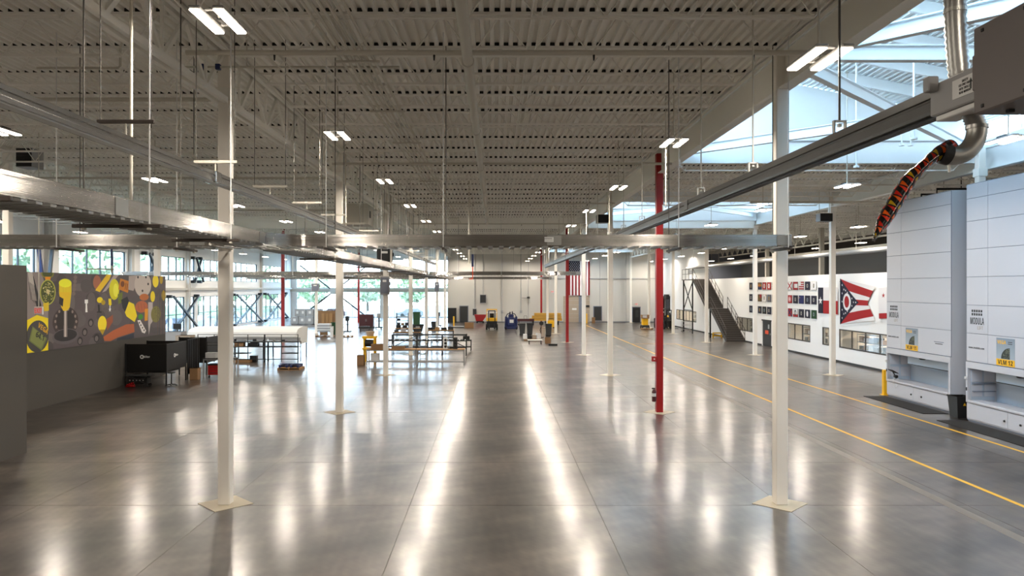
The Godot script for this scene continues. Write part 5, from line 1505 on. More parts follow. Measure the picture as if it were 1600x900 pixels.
		put("diagonal", MB.new().bar(V(0.18, e[3], 0), V(0.18, e[2], e[1] - e[0]), 0.16, 0.2, Vector3.RIGHT), M.frame, b)
		for q in [0.0, e[1] - e[0]]:
			for y in [e[2], e[3]]: put("gusset_plate", bm(Vector3(0.5, 0.3, 0.3), 0.01), M.frame, b, V(-0.24, y, q))
	var fb := thing("wind_brace", "dark crossed steel brace across the far glazed front", "brace", V(-24.8, 0, 112.5))
	put("diagonal", MB.new().bar(Vector3(-5.2, 0.2, 0), Vector3(5.2, 8.2, 0), 0.2, 0.18, Vector3.FORWARD), M.frame, fb)
	put("diagonal", MB.new().bar(Vector3(-5.2, 8.2, 0.22), Vector3(5.2, 0.2, 0.22), 0.2, 0.18, Vector3.FORWARD), M.frame, fb)
	put("node_plate", bm(Vector3(1.1, 0.9, 0.5), 0.02), M.whiteplastic, fb, Vector3(0, 4.2, 0.1))

func slab_pad(x: float, d: float, k: int) -> void:
	var t := thing("skid", "low dark skid under the %s grey shipping box" % ["first", "second", "third", "fourth"][k], "skid", V(x, 0, d))
	put("board", bm(Vector3(0.95, 0.02, 0.9)), M.charcoal, t, Vector3(0, 0.048, 0))
	for s in [-0.35, 0.35]: put("runner", bm(Vector3(0.08, 0.04, 0.9)), M.charcoal, t, Vector3(s, 0.02, 0))

# ---------------------------------------------------------------- tall white storage lifts
func lift(label: String, x: float, d0: float, d1: float, number: String, shutter_rows: bool) -> void:     # front at x, from d0 (near) to d1 (far)
	var t := thing("storage_lift", label, "storage lift", V(x, 0, d1))     # local z runs towards the eye
	var w := d1 - d0
	var deep := 2.6
	put("upper_body", MB.new().span(Vector3(0.03, 1.9, 0), Vector3(deep, 8.5, w)), M.whitesteel, t)
	put("joint_sheet", MB.new().span(Vector3(0.012, 2.14, 0.004), Vector3(0.03, 8.49, w - 0.004)), M.seam, t)
	put("lower_body", MB.new().span(Vector3(0.03, 0.06, 0.0), Vector3(deep, 0.70, w)), M.whitesteel, t)
	put("side_wall", MB.new().span(Vector3(0.03, 0.7, 0), Vector3(deep, 1.9, 0.12)), M.whitesteel, t)
	put("side_wall", MB.new().span(Vector3(0.03, 0.7, w - 0.12), Vector3(deep, 1.9, w)), M.whitesteel, t)
	put("bay_back", MB.new().span(Vector3(1.0, 0.7, 0.12), Vector3(1.05, 1.9, w - 0.12)), M.bay, t)
	put("plinth", MB.new().span(Vector3(0.06, 0, 0.02), Vector3(deep, 0.06, w - 0.02)), M.seam, t)
	var ys := [2.16, 3.16, 4.17, 5.17, 6.16, 7.16, 7.97, 8.48]
	var split := 1.15
	for k in ys.size() - 1:
		for e in [[0.012, split - 0.006], [split + 0.006, w - 0.012]]:
			var p := put("front_panel", bm(Vector3(0.03, ys[k + 1] - ys[k] - 0.016, e[1] - e[0]), 0.006), M.whitesteel, t, Vector3(0.015, (ys[k] + ys[k + 1]) / 2, (e[0] + e[1]) / 2))
			var wide: bool = e[0] > 0.5
			if k == 1 and not wide:                     # dotted logo
				for i in 10: put("logo_square", bm(Vector3(0.003, 0.085, 0.085)), M.charcoal, p, Vector3(-0.017, 0.30 - 0.12 * (i / 5), -0.24 + 0.12 * (i % 5)))
				letters("lettering", "MODULA", 0.24, 0.003, M.charcoal, p, Vector3(-0.017, -0.06, 0), FACE_LEFT, true, 0.52)
				letters("lettering", "LIFT", 0.12, 0.003, M.beige, p, Vector3(-0.017, -0.29, 0.17), FACE_LEFT, false)
			if k == 0 and not wide: letters("lettering", "www.modula.com", 0.07, 0.003, M.charcoal, p, Vector3(-0.017, 0.0, -0.03), FACE_LEFT)
			if k == 0 and wide:
				var q := put("poster", MB.new().quad(Vector3(-0.003, -0.46, -0.44), Vector3(-0.003, -0.46, 0.44), Vector3(-0.003, 0.46, 0.44), Vector3(-0.003, 0.46, -0.44), Vector3.LEFT), M.poster, p, Vector3(-0.019, -0.02, -0.9))
				put("poster_board", bm(Vector3(0.005, 0.92, 0.88)), M.lightgrey, q)
				put("yellow_band", bm(Vector3(0.004, 0.22, 0.88)), M.yellow, q, Vector3(-0.004, -0.35, 0))
				letters("lettering", "VLM " + number, 0.15, 0.003, M.black, q, Vector3(-0.008, -0.35, 0), FACE_LEFT)
				letters("lettering", "VEGA", 0.12, 0.003, M.yellow, q, Vector3(-0.005, 0.32, -0.18), FACE_LEFT)
				for i in 2: put("caption_line", bm(Vector3(0.002, 0.022, 0.2)), M.charcoal, q, Vector3(-0.004, 0.34 - 0.06 * i, 0.22))
				for i in 2: put("caption_line", bm(Vector3(0.002, 0.03, 0.62 - 0.14 * i)), M.seam if i == 0 else M.charcoal, p, Vector3(-0.016, 0.0 - 0.07 * i, 0.95))
	put("header", bm(Vector3(0.06, 0.23, w), 0.01), M.whitesteel, t, Vector3(0.0, 2.02, w / 2))
	put("shutter", bm(Vector3(0.04, 0.34, w - 1.3), 0.006), M.bay, t, Vector3(0.30, 1.72, (w + 1.0) / 2))
	put("shutter_edge", bm(Vector3(0.06, 0.03, w - 1.3)), M.charcoal, t, Vector3(0.30, 1.54, (w + 1.0) / 2))
	put("lamp_pod", MB.new().lathe(Vector3(0.2, 1.83, w * 0.52), [Vector2(0, 0), Vector2(0.1, 0.0), Vector2(0.14, 0.06), Vector2(0, 0.06)], 14), M.black, t)
	put("inner_panel", bm(Vector3(0.85, 1.1, 0.02), 0.004), M.bay, t, Vector3(0.5, 1.3, 0.14))
	for e in [[0.25, 1.62], [0.7, 1.62], [0.25, 1.1], [0.7, 1.1]]: put("inner_plate", bm(Vector3(0.38, 0.42, 0.02), 0.008), M.whitesteel, t, Vector3(e[0] + 0.02, e[1], 0.16))
	if shutter_rows:
		for y in [1.08, 1.36]: put("tray_support", bm(Vector3(0.8, 0.03, 0.12)), M.seam, t, Vector3(0.5, y, 0.2))
	put("sill", bm(Vector3(0.5, 0.05, w - 0.26), 0.01), M.whitesteel, t, Vector3(0.22, 0.74, w / 2))
	put("sill_rail", bm(Vector3(0.05, 0.07, w - 0.26), 0.008), M.whitesteel, t, Vector3(-0.02, 0.72, w / 2))
	for e in [[0.02, w * 0.45], [w * 0.45 + 0.012, w - 0.02]]: put("kick_panel", bm(Vector3(0.03, 0.55, e[1] - e[0]), 0.006), M.whitesteel, t, Vector3(0.015, 0.38, (e[0] + e[1]) / 2))
	for z in [0.42, 0.58]: put("knob", MB.new().tube([Vector3(-0.03, 0.34, w * z), Vector3(0.01, 0.34, w * z)], 0.035, 12), M.black, t)
	put("door_jamb", bm(Vector3(0.06, 1.25, 0.1), 0.008), M.whitesteel, t, Vector3(0, 1.3, 0.06))
	put("door_jamb", bm(Vector3(0.06, 1.25, 0.12), 0.008), M.whitesteel, t, Vector3(0, 1.3, w - 0.06))
	put("beacon", MB.new().lathe(Vector3(-0.05, 1.5, 0.06), [Vector2(0, 0), Vector2(0.05, 0.01), Vector2(0.05, 0.1), Vector2(0, 0.11)], 12), M.whiteplastic, t)
	put("cable_clip", bm(Vector3(0.03, 0.12, 0.05), 0.006), M.black, t, Vector3(-0.035, 1.15, 0.06))

func build_lifts() -> void:
	var im := Image.create(128, 134, false, Image.FORMAT_RGB8)
	for y in 134: im.fill_rect(Rect2i(0, y, 128, 1), Color(0.50, 0.55, 0.60).lerp(Color(0.68, 0.72, 0.75), y / 134.0))
	var p := PackedVector2Array([Vector2(34, 100), Vector2(94, 100), Vector2(94, 46)])
	for k in 9: p.append(Vector2(94, 100) + Vector2(-60 * sin(PI / 2 * k / 8.0), -54 * cos(PI / 2 * k / 8.0)))
	ink_poly(im, p, Color(0.13, 0.15, 0.13))
	var rr := RandomNumberGenerator.new()
	rr.seed = 12
	for k in 60:
		var a := rr.randf() * PI / 2
		var q := sqrt(rr.randf()) * 48.0
		im.fill_rect(Rect2i(int(92 - sin(a) * q), int(97 - cos(a) * q), 2 + rr.randi() % 4, 2 + rr.randi() % 3), Color(0.45, 0.47, 0.36) if k % 3 else Color(0.30, 0.36, 0.28))
	M.poster = mat(Color.WHITE, 0.5)
	M.poster.albedo_texture = tex(im)
	M.poster.uv1_scale = Vector3(1, 1, 1)
	lift("tall white panelled storage lift marked VLM 11, beside the flag wall", 17.35, 27.75, 32.3, "11", false)
	lift("tall white panelled storage lift marked VLM 12, behind the patterned hose", 17.0, 21.6, 26.3, "12", true)
	var m := thing("floor_mat", "black rubber mat beginning at the short yellow post, before the farther white lift", "mat", V(16.72, 0, 29.9))
	put("mat", bm(Vector3(0.95, 0.016, 4.5), 0.006), M.rubber, m, Vector3(0, 0.009, 0))
	m = thing("floor_mat", "black rubber mat running out of frame before the nearer white lift", "mat", V(16.4, 0, 23.9))
	put("mat", bm(Vector3(0.95, 0.016, 4.8), 0.006), M.rubber, m, Vector3(0, 0.009, 0))
	var b := thing("waste_bin", "square black waste bin standing between the two white lifts", "bin", V(17.25, 0, 27.05))
	var bb := MB.new()
	for s in 4:
		var a := Basis(Vector3.UP, PI / 2 * s)
		bb.quad(a * Vector3(-0.23, 0, 0.23), a * Vector3(0.23, 0, 0.23), a * Vector3(0.29, 0.76, 0.29), a * Vector3(-0.29, 0.76, 0.29), (a * Vector3(0, 0.08, 1)).normalized())
		bb.quad(a * Vector3(-0.22, 0.02, 0.22), a * Vector3(0.22, 0.02, 0.22), a * Vector3(0.28, 0.76, 0.28), a * Vector3(-0.28, 0.76, 0.28), (a * Vector3(0, 0.08, -1)).normalized())
	bb.box(Vector3(0, 0.01, 0), Vector3(0.46, 0.02, 0.46))
	put("body", bb, M.black, b)
	var rim := MB.new()
	for s in 4: rim.box(Basis(Vector3.UP, PI / 2 * s) * Vector3(0, 0.76, 0.29), Vector3(0.62, 0.05, 0.03), Basis(Vector3.UP, PI / 2 * s))
	put("rim", rim, M.black, b)
	put("emblem", MB.new().prism(PackedVector2Array([Vector2(-0.06, -0.05), Vector2(0.06, -0.05), Vector2(0, 0.06)]), 0.004, Transform3D(Basis.IDENTITY, Vector3(0, 0.5, 0.272))), M.yellow, b)
	var y := thing("bollard", "short yellow steel post at the far corner of the lift marked VLM 11", "bollard", spot(1382.5, 617))
	put("post", MB.new().cbox(Vector3(0, 0.56, 0), Vector3(0.18, 1.12, 0.18), 0.02), M.yellow, y)
	put("foot_plate", bm(Vector3(0.3, 0.02, 0.3), 0.005), M.yellow, y, Vector3(0, 0.01, 0))
	var s := thing("scanner_arm", "black scanner and tablet arm with pale cables on the edge of the VLM 11 opening", "scanner", V(17.27, 0.762, 31.6))
	put("arm", MB.new().tube([Vector3(0.12, 0.1, 0), Vector3(0, 0.3, 0.05), Vector3(-0.08, 0.38, 0.12)], 0.025, 8), M.charcoal, s)
	put("tablet", bm(Vector3(0.3, 0.025, 0.4), 0.008), M.black, s, Vector3(-0.1, 0.42, 0.15), Basis(Vector3.BACK, -0.5))
	put("scanner", MB.new().cbox(Vector3(0.02, 0.2, 0.15), Vector3(0.12, 0.12, 0.22), 0.03), M.black, s)
	put("cable", MB.new().tube([Vector3(0, 0.2, 0.1), Vector3(-0.08, -0.05, 0.12), Vector3(0.0, -0.3, 0.18), Vector3(0.1, -0.1, 0.2), Vector3(0.08, 0.15, 0.2)], 0.012, 6), M.whiteplastic, s)

# ---------------------------------------------------------------- flags
func flag_sheet(called: String, label: String, at: Vector3, im: Image, f: Callable, group := "", nu := 24, nv := 16) -> Node3D:
	var t := thing(called, label, "flag", at, 0.0, group)
	var m := mat(Color.WHITE, 0.85)
	m.albedo_texture = tex(im)
	put("cloth", MB.new().grid(nu, nv, f), m, t)
	return t

func build_flags() -> void:
	var red := Color(0.62, 0.05, 0.09)
	var navy := Color(0.055, 0.065, 0.17)
	var white := Color(0.86, 0.85, 0.85)
	# thirty-nine small framed flags in three rows: one print sheet, one cell each
	var cw := 48
	var ch := 34
	var sheet := Image.create(13 * cw, 3 * ch, false, Image.FORMAT_RGB8)
	var golds := [Color(0.70, 0.55, 0.25), Color(0.75, 0.72, 0.66), Color(0.55, 0.60, 0.62)]
	for r in 3:
		for c in 13:
			var o := Vector2(c * cw, r * ch)
			var kind := "navy"
			if r == 0: kind = ["white_seal", "navy", "stripes", "red_cross_white", "saltire", "tri", "navy", "stripes", "red_star", "red_disc", "sun", "navy", "navy"][c]
			if r == 1: kind = ["navy", "navy_grey", "blue", "navy", "pink", "navy", "red_half", "navy", "grey", "white_seal", "checker", "navy", "navy"][c]
			if r == 2: kind = ["green", "navy_white", "navy", "tri_h", "red_x", "navy", "red_half", "navy", "navy", "dark", "navy", "blue", "navy"][c]
			var base := navy
			if kind in ["blue"]: base = Color(0.06, 0.12, 0.36)
			if kind in ["white_seal", "saltire", "red_cross_white", "stripes", "tri_h"]: base = white
			if kind in ["red_star", "red_disc", "red_x", "pink", "red_half"]: base = red
			if kind == "green": base = Color(0.05, 0.25, 0.12)
			if kind == "dark": base = Color(0.05, 0.06, 0.08)
			if kind == "grey": base = Color(0.35, 0.36, 0.40)
			sheet.fill_rect(Rect2i(int(o.x), int(o.y), cw, ch), base)
			var m := o + Vector2(cw / 2.0, ch / 2.0)
			match kind:
				"navy", "navy_grey", "dark", "grey", "green": ink_oval(sheet, m, Vector2(7, 8), golds[(c + r) % 3]); ink_oval(sheet, m, Vector2(4, 5), Color(0.25, 0.30, 0.32))
				"navy_white": ink_oval(sheet, m, Vector2(9, 12), white)
				"blue": ink_star(sheet, o + Vector2(10, 9), 5, golds[0])
				"white_seal": ink_oval(sheet, m, Vector2(6, 9), Color(0.25, 0.27, 0.25)); ink_oval(sheet, m, Vector2(3, 5), Color(0.65, 0.62, 0.5))
				"stripes":
					for k in 4: sheet.fill_rect(Rect2i(int(o.x), int(o.y) + k * 9, cw, 5), red)
					sheet.fill_rect(Rect2i(int(o.x), int(o.y), 20, 14), white if c == 2 else navy)
				"red_cross_white": sheet.fill_rect(Rect2i(int(o.x), int(o.y), cw, 8), red); sheet.fill_rect(Rect2i(int(o.x), int(o.y) + 26, cw, 8), red); sheet.fill_rect(Rect2i(int(o.x), int(o.y), 12, ch), red)
				"saltire", "red_x":
					var k := red if kind == "saltire" else Color(0.06, 0.1, 0.3)
					ink_line(sheet, o + Vector2(2, 1), o + Vector2(cw - 2, ch - 1), 6, k); ink_line(sheet, o + Vector2(2, ch - 1), o + Vector2(cw - 2, 1), 6, k)
				"tri": sheet.fill_rect(Rect2i(int(o.x) + 16, int(o.y), 32, 17), white); sheet.fill_rect(Rect2i(int(o.x) + 16, int(o.y) + 17, 32, 17), red); ink_star(sheet, o + Vector2(8, 17), 5, white)
				"tri_h": sheet.fill_rect(Rect2i(int(o.x), int(o.y) + 23, cw, 11), red); ink_oval(sheet, m, Vector2(11, 12), Color(0.12, 0.14, 0.12)); ink_oval(sheet, m, Vector2(6, 7), white)
				"red_star", "red_disc": ink_oval(sheet, m, Vector2(10, 11), white); ink_star(sheet, m, 6, navy if kind == "red_star" else red)
				"sun":
					sheet.fill_rect(Rect2i(int(o.x), int(o.y) + 17, cw, 17), Color(0.06, 0.09, 0.28))
					for k in 7: ink_line(sheet, m, m + Vector2(cos(PI + PI * k / 6.0) * 30, sin(PI + PI * k / 6.0) * 17), 4, Color(0.75, 0.50, 0.06))
					ink_star(sheet, m, 9, Color(0.70, 0.36, 0.08))
				"checker":
					for k in 6: ink_line(sheet, o + Vector2(k * 9 - 4, 0), o + Vector2(k * 9 + 16, ch), 4, Color(0.80, 0.62, 0.10) if k % 2 == 0 else Color(0.08, 0.07, 0.07))
					sheet.fill_rect(Rect2i(int(o.x) + 26, int(o.y), 22, 16), red)
				"pink": ink_oval(sheet, m, Vector2(14, 12), Color(0.80, 0.60, 0.60)); ink_star(sheet, m, 7, white)
				"red_half": sheet.fill_rect(Rect2i(int(o.x), int(o.y), cw, 17), white); ink_oval(sheet, m, Vector2(9, 8), navy)
	var fm := mat(Color.WHITE, 0.8)
	fm.albedo_texture = tex(sheet)
	fm.texture_filter = BaseMaterial3D.TEXTURE_FILTER_LINEAR
	var where := ["top row", "middle row", "bottom row"]
	var nth := ["first", "second", "third", "fourth", "fifth", "sixth", "seventh", "eighth", "ninth", "tenth", "eleventh", "twelfth", "thirteenth"]
	var back := bm(Vector3(0.02, 0.6, 0.84), 0.004)
	for r in 3:
		for c in 13:
			var t := thing("state_flag", "small state flag, %s in the %s counting from the big lone star flag" % [nth[c], where[r]], "flag", V(22.07, 4.62 - 0.99 * r, 50.45 + 1.03 * c), 0.0, "small state flags in three rows")
			put("backing", back, M.charcoal, t, Vector3(0.0, 0.29, 0))
			put("cloth", MB.new().quad(Vector3(-0.013, 0.0, -0.41), Vector3(-0.013, 0.0, 0.41), Vector3(-0.013, 0.58, 0.41), Vector3(-0.013, 0.58, -0.41), Vector3.LEFT, Rect2(c / 13.0, r / 3.0, 1 / 13.0, 1 / 3.0)), fm, t)
	# lone star flag
	var im := Image.create(240, 160, false, Image.FORMAT_RGB8)
	im.fill(white)
	im.fill_rect(Rect2i(0, 80, 240, 80), red)
	im.fill_rect(Rect2i(0, 0, 66, 160), navy)
	ink_star(im, Vector2(33, 82), 27, white)
	flag_sheet("lone_star_flag", "flag with one white star on blue, white and red, right of the small flags", V(22.06, 3.05, 49.75), im, func(u, v): return [Vector3(-0.012 * sin(u * 9.0 + v) - 0.01, v * 1.74, u * 2.85), Vector2(u, 1.0 - v)])
	# swallow-tailed flag
	im = Image.create(300, 200, false, Image.FORMAT_RGB8)
	im.fill(white)
	ink_poly(im, PackedVector2Array([Vector2(0, 0), Vector2(300, 30), Vector2(300, 72), Vector2(0, 40)]), red)
	ink_poly(im, PackedVector2Array([Vector2(0, 160), Vector2(300, 128), Vector2(300, 172), Vector2(0, 200)]), red)
	im.fill_rect(Rect2i(0, 86, 300, 28), red)
	ink_poly(im, PackedVector2Array([Vector2(0, 0), Vector2(162, 100), Vector2(0, 200)]), navy)
	ink_oval(im, Vector2(58, 100), Vector2(36, 40), white)
	ink_oval(im, Vector2(56, 100), Vector2(22, 27), red)
	for k in 17:
		var p: Vector2
		if k < 9: p = Vector2(14 if k % 2 == 0 else 30, 26 + k * 18.5)
		elif k < 13: p = Vector2(46 + 16 * (k - 9), 48 + 9 * (k - 9)) if k < 11 else Vector2(46 + 16 * (k - 11), 152 - 9 * (k - 11))
		else: p = [Vector2(104, 82), Vector2(104, 118), Vector2(118, 100), Vector2(138, 100)][k - 13]
		ink_star(im, p, 6.5, white, 0.2)
	var ox := flag_sheet("swallowtail_flag", "large swallow-tailed flag with a red disc in a white ring on blue", V(22.05, 2.47, 46.5), im, func(u, v):
		var h: float = absf(v - 0.5) * 2.0
		var l: float = lerpf(3.35, 4.25, h)
		var y: float = lerpf(v * 2.86, 0.40 + v * 1.98, u * l / 4.25)
		return [Vector3(0.0 - 0.012 * sin(u * 11.0 + v * 4.0) * u, y, u * l), Vector2(u * l / 4.25, 1.0 - (v * 1.0))], "", 32, 24)
	put("wall_clip", bm(Vector3(0.1, 0.06, 0.06), 0.006), M.charcoal, ox, Vector3(0.0, 2.7, 0))
	put("pole_sleeve", bm(Vector3(0.03, 2.9, 0.05), 0.006), M.navy, ox, Vector3(-0.02, 1.43, 0))
	# white flag with a red star and a red lower stripe
	im = Image.create(240, 160, false, Image.FORMAT_RGB8)
	im.fill(white)
	im.fill_rect(Rect2i(0, 132, 240, 28), red)
	ink_star(im, Vector2(40, 40), 14, red)
	ink_oval(im, Vector2(125, 80), Vector2(42, 20), Color(0.34, 0.24, 0.16))
	ink_oval(im, Vector2(165, 72), Vector2(14, 12), Color(0.34, 0.24, 0.16))
	for k in 4: im.fill_rect(Rect2i(92 + k * 22, 92, 9, 14), Color(0.30, 0.21, 0.14))
	im.fill_rect(Rect2i(80, 106, 100, 5), Color(0.25, 0.40, 0.2))
	flag_sheet("bear_flag", "white flag with a red star and lower stripe, half hidden behind the lift", V(22.06, 3.0, 41.85), im, func(u, v): return [Vector3(-0.02 - 0.02 * sin(u * 8.0 + v * 3.0), v * 1.75 + 0.06 * sin(u * 3.0), u * 2.8), Vector2(u, 1.0 - v)])
	# striped flag hung lengthwise on the far wall
	im = Image.create(200, 300, false, Image.FORMAT_RGB8)
	for k in 13: im.fill_rect(Rect2i(int(k * 200 / 13.0), 0, 16, 300), Color(0.52, 0.04, 0.09) if k % 2 == 0 else white)
	im.fill_rect(Rect2i(0, 0, 108, 120), Color(0.05, 0.06, 0.13))
	for r in 9:
		for c in 6 if r % 2 == 0 else 5: ink_star(im, Vector2(10 + c * 18 + (0 if r % 2 == 0 else 9), 10 + r * 12.5), 4.5, white)
	flag_sheet("striped_flag", "large stars and stripes flag hung lengthwise on the far wall", V(10.1, 3.7, 99.75), im, func(u, v): return [Vector3(u * 2.9, v * 4.7, 0.05 * sin(u * 22.0)), Vector2(u, 1.0 - v)], "", 40, 4)

# ---------------------------------------------------------------- stairs and what stands along the flag wall
func build_stairs() -> void:
	var t := thing("steel_stair", "dark steel stair in two flights up to the mezzanine along the flag wall", "stair", V(20.5, 0, 64.4))
	var w := 1.55
	var flights := [[0.0, 0.0, 16, 0.175, 0.3], [2.8, 6.2, 16, 0.178, 0.3]]
	for f in flights:
		for k in f[2]:
			var y: float = f[0] + f[3] * (k + 1)
			var d: float = f[1] + f[4] * k
			put("tread", bm(Vector3(w, 0.04, 0.31)), M.stair, t, V(w / 2, y - 0.02, d + 0.15))
			put("riser", bm(Vector3(w, f[3] - 0.04, 0.012)), M.stair, t, V(w / 2, y - f[3] / 2 - 0.02, d + 0.006))
		var rise: float = f[3] * f[2]
		var run: float = f[4] * f[2]
		for x in [-0.03, w + 0.03]:
			put("stringer", MB.new().bar(V(x, f[0] + 0.02, f[1]), V(x, f[0] + rise - 0.02, f[1] + run), 0.06, 0.3), M.stair, t)
			put("handrail", MB.new().tube([V(x, f[0] + 1.1, f[1]), V(x, f[0] + rise + 1.1, f[1] + run)], 0.025, 8), M.stair, t)
			put("middle_rail", MB.new().tube([V(x, f[0] + 0.6, f[1]), V(x, f[0] + rise + 0.6, f[1] + run)], 0.02, 8), M.stair, t)
			for k in 5: put("baluster", bm(Vector3(0.04, 1.1, 0.04)), M.stair, t, V(x, f[0] + rise * k / 4.0 + 0.55, f[1] + run * k / 4.0))
	put("landing", bm(Vector3(w + 0.1, 0.06, 1.4)), M.stair, t, V(w / 2, 2.77, 5.5))
	put("top_landing", bm(Vector3(w + 0.3, 0.08, 4.0)), M.stair, t, V(w / 2, 5.6, 13.0))
	for e in [[0.0, 5.0, 2.75], [0.0, 6.0, 2.75], [0.0, 11.2, 5.56], [0.0, 14.8, 5.56]]: put("post", bm(Vector3(0.12, e[2], 0.12)), M.black, t, V(e[0], e[2] / 2, e[1]))
	put("brace", MB.new().bar(V(0, 2.4, 11.2), V(0, 5.4, 14.8), 0.07, 0.07).bar(V(0, 5.4, 11.2), V(0, 2.4, 14.8), 0.07, 0.07).bar(V(0, 2.4, 11.2), V(0, 2.4, 14.8), 0.07, 0.07), M.black, t)
	for x in [-0.1]:
		for y in [6.2, 6.7]: put("guard_rail", bm(Vector3(0.04, 0.04, 4.0)), M.stair, t, V(x, y, 13.0))
		for d in [11.0, 12.3, 13.6, 15.0]: put("guard_post", bm(Vector3(0.04, 1.1, 0.04)), M.stair, t, V(x, 6.18, d))
	for y in [3.3, 3.85]: put("landing_rail", bm(Vector3(0.04, 0.04, 1.4)), M.stair, t, V(-0.03, y, 5.5))
	var yf := thing("yellow_barrier", "low yellow barrier frame under the steel stair", "barrier", V(21.2, 0, 69.5))
	put("rail", MB.new().box(Vector3(0, 0.45, 0), Vector3(0.9, 0.12, 0.1)).box(Vector3(0, 0.2, 0), Vector3(0.9, 0.12, 0.1)), M.yellow, yf)
	for x in [-0.4, 0.4]: put("post", bm(Vector3(0.1, 0.5, 0.14)), M.yellow, yf, Vector3(x, 0.25, 0))
	var c := thing("wire_cart", "silver wire cart beside the far office windows", "cart", V(20.6, 0, 78.5))
	for x in [-0.45, 0.45]:
		for z in [-0.25, 0.25]:
			put("post", bm(Vector3(0.03, 1.05, 0.03)), M.zinc, c, Vector3(x, 0.62, z))
			put("caster", MB.new().tube([Vector3(x - 0.02, 0.05, z), Vector3(x + 0.02, 0.05, z)], 0.05, 10), M.rubber, c)
	for y in [0.3, 0.75, 1.12]: put("shelf", bm(Vector3(0.95, 0.03, 0.55)), M.zinc, c, Vector3(0, y, 0))
	c = thing("small_cart", "small white cart at the foot of the stair, against the wall", "cart", V(21.75, 0, 38.7))
	put("top", bm(Vector3(0.5, 0.04, 1.4)), M.whiteplastic, c, Vector3(0, 1.05, 0))
	for z in [-0.65, 0.65]: put("leg", bm(Vector3(0.05, 1.05, 0.05)), M.lightgrey, c, Vector3(-0.2, 0.525, z))
	c.set_meta("label", "narrow white cart against the flag wall, beside the lift marked VLM 11")
	# charcoal door under the small flags
	var d := struct("door_1")
	slab("leaf", V(22.14, 0.02, 58.36), V(22.19, 2.08, 60.24), M.charcoal, d)
	slab("frame", V(22.06, 2.06, 58.25), V(22.14, 2.17, 60.35), M.charcoal, d)
	slab("notice", V(22.125, 1.45, 58.8), V(22.14, 1.8, 59.1), M.lightgrey, d)
	slab("red_notice", V(22.125, 1.0, 59.0), V(22.14, 1.3, 59.7), M.orange, d)
	slab("handle", V(22.09, 0.95, 58.5), V(22.14, 1.1, 58.6), M.steel, d)
	# bay door in the flag wall, far end
	d = struct("door_2")
	for e in [91.9, 95.3]: slab("frame", V(22.0, 0, e), V(22.2, 3.6, e + 0.2), M.black, d)
	slab("frame", V(22.0, 3.5, 91.9), V(22.2, 3.7, 95.5), M.black, d)
	slab("hood", V(21.6, 3.3, 92.0), V(22.0, 3.9, 93.2), M.black, d)
	# shelves and goods seen through the office windows
	for e in [[41.3, 23.6], [45.4, 23.6], [53.6, 23.6], [65.2, 23.6], [84.6, 23.6]]:
		var n: String = {41.3: "first", 45.4: "second", 53.6: "third", 65.2: "fourth", 84.6: "fifth"}[e[0]]
		var s := thing("shelf_unit", "grey shelf unit of stored goods behind the office windows, %s from the lift" % n, "shelf", V(e[1], 0, e[0]))
		for z in [-1.5, 1.5]:
			for x in [-0.28, 0.28]: put("post", bm(Vector3(0.04, 2.4, 0.04)), M.lightgrey, s, Vector3(x, 1.2, z))
		for y in [0.3, 0.8, 1.3, 1.8, 2.3]: put("shelf", bm(Vector3(0.6, 0.04, 3.0)), M.charcoal, s, Vector3(0, y, 0))
		for k in 10:
			var z := -1.2 + 0.6 * (k % 5)
			crate("stored_box", "stored box, %s on the %s shelf of the %s office shelf unit" % [["first", "second", "third", "fourth", "fifth"][k % 5], ["middle", "upper"][k / 5], n], "box", V(e[1], 0.83 + 0.5 * (k / 5), e[0] - z), Vector3(0.45, 0.24 + 0.06 * (k % 3), 0.45), [M.card, M.black, M.lightgrey, M.whiteplastic][(k * 7 + int(e[0])) % 4], null, "stored boxes behind the office windows")
	# extinguisher and call box on the near red column
	var f := thing("fire_extinguisher", "red fire extinguisher hung on the near red column", "extinguisher", V(6.11, 0.42, 28.0))
	put("cylinder", MB.new().lathe(Vector3.ZERO, [Vector2(0, 0), Vector2(0.075, 0.0), Vector2(0.08, 0.02), Vector2(0.08, 0.38), Vector2(0.05, 0.45), Vector2(0.025, 0.47), Vector2(0, 0.47)], 14), M.maroon, f)
	put("label_band", MB.new().tube([Vector3(0, 0.2, 0), Vector3(0, 0.32, 0)], 0.082, 14), M.whiteplastic, f)
	put("handle", bm(Vector3(0.12, 0.05, 0.03), 0.006), M.black, f, Vector3(-0.02, 0.5, 0))
	f = thing("call_box", "small red call box on the near red column", "call box", V(6.1, 1.98, 27.95))
	put("box", bm(Vector3(0.18, 0.2, 0.12), 0.01), M.red, f, Vector3(0, 0.08, 0))
	put("label_plate", bm(Vector3(0.05, 0.05, 0.004)), M.whiteplastic, f, Vector3(0, 0.08, 0.062))

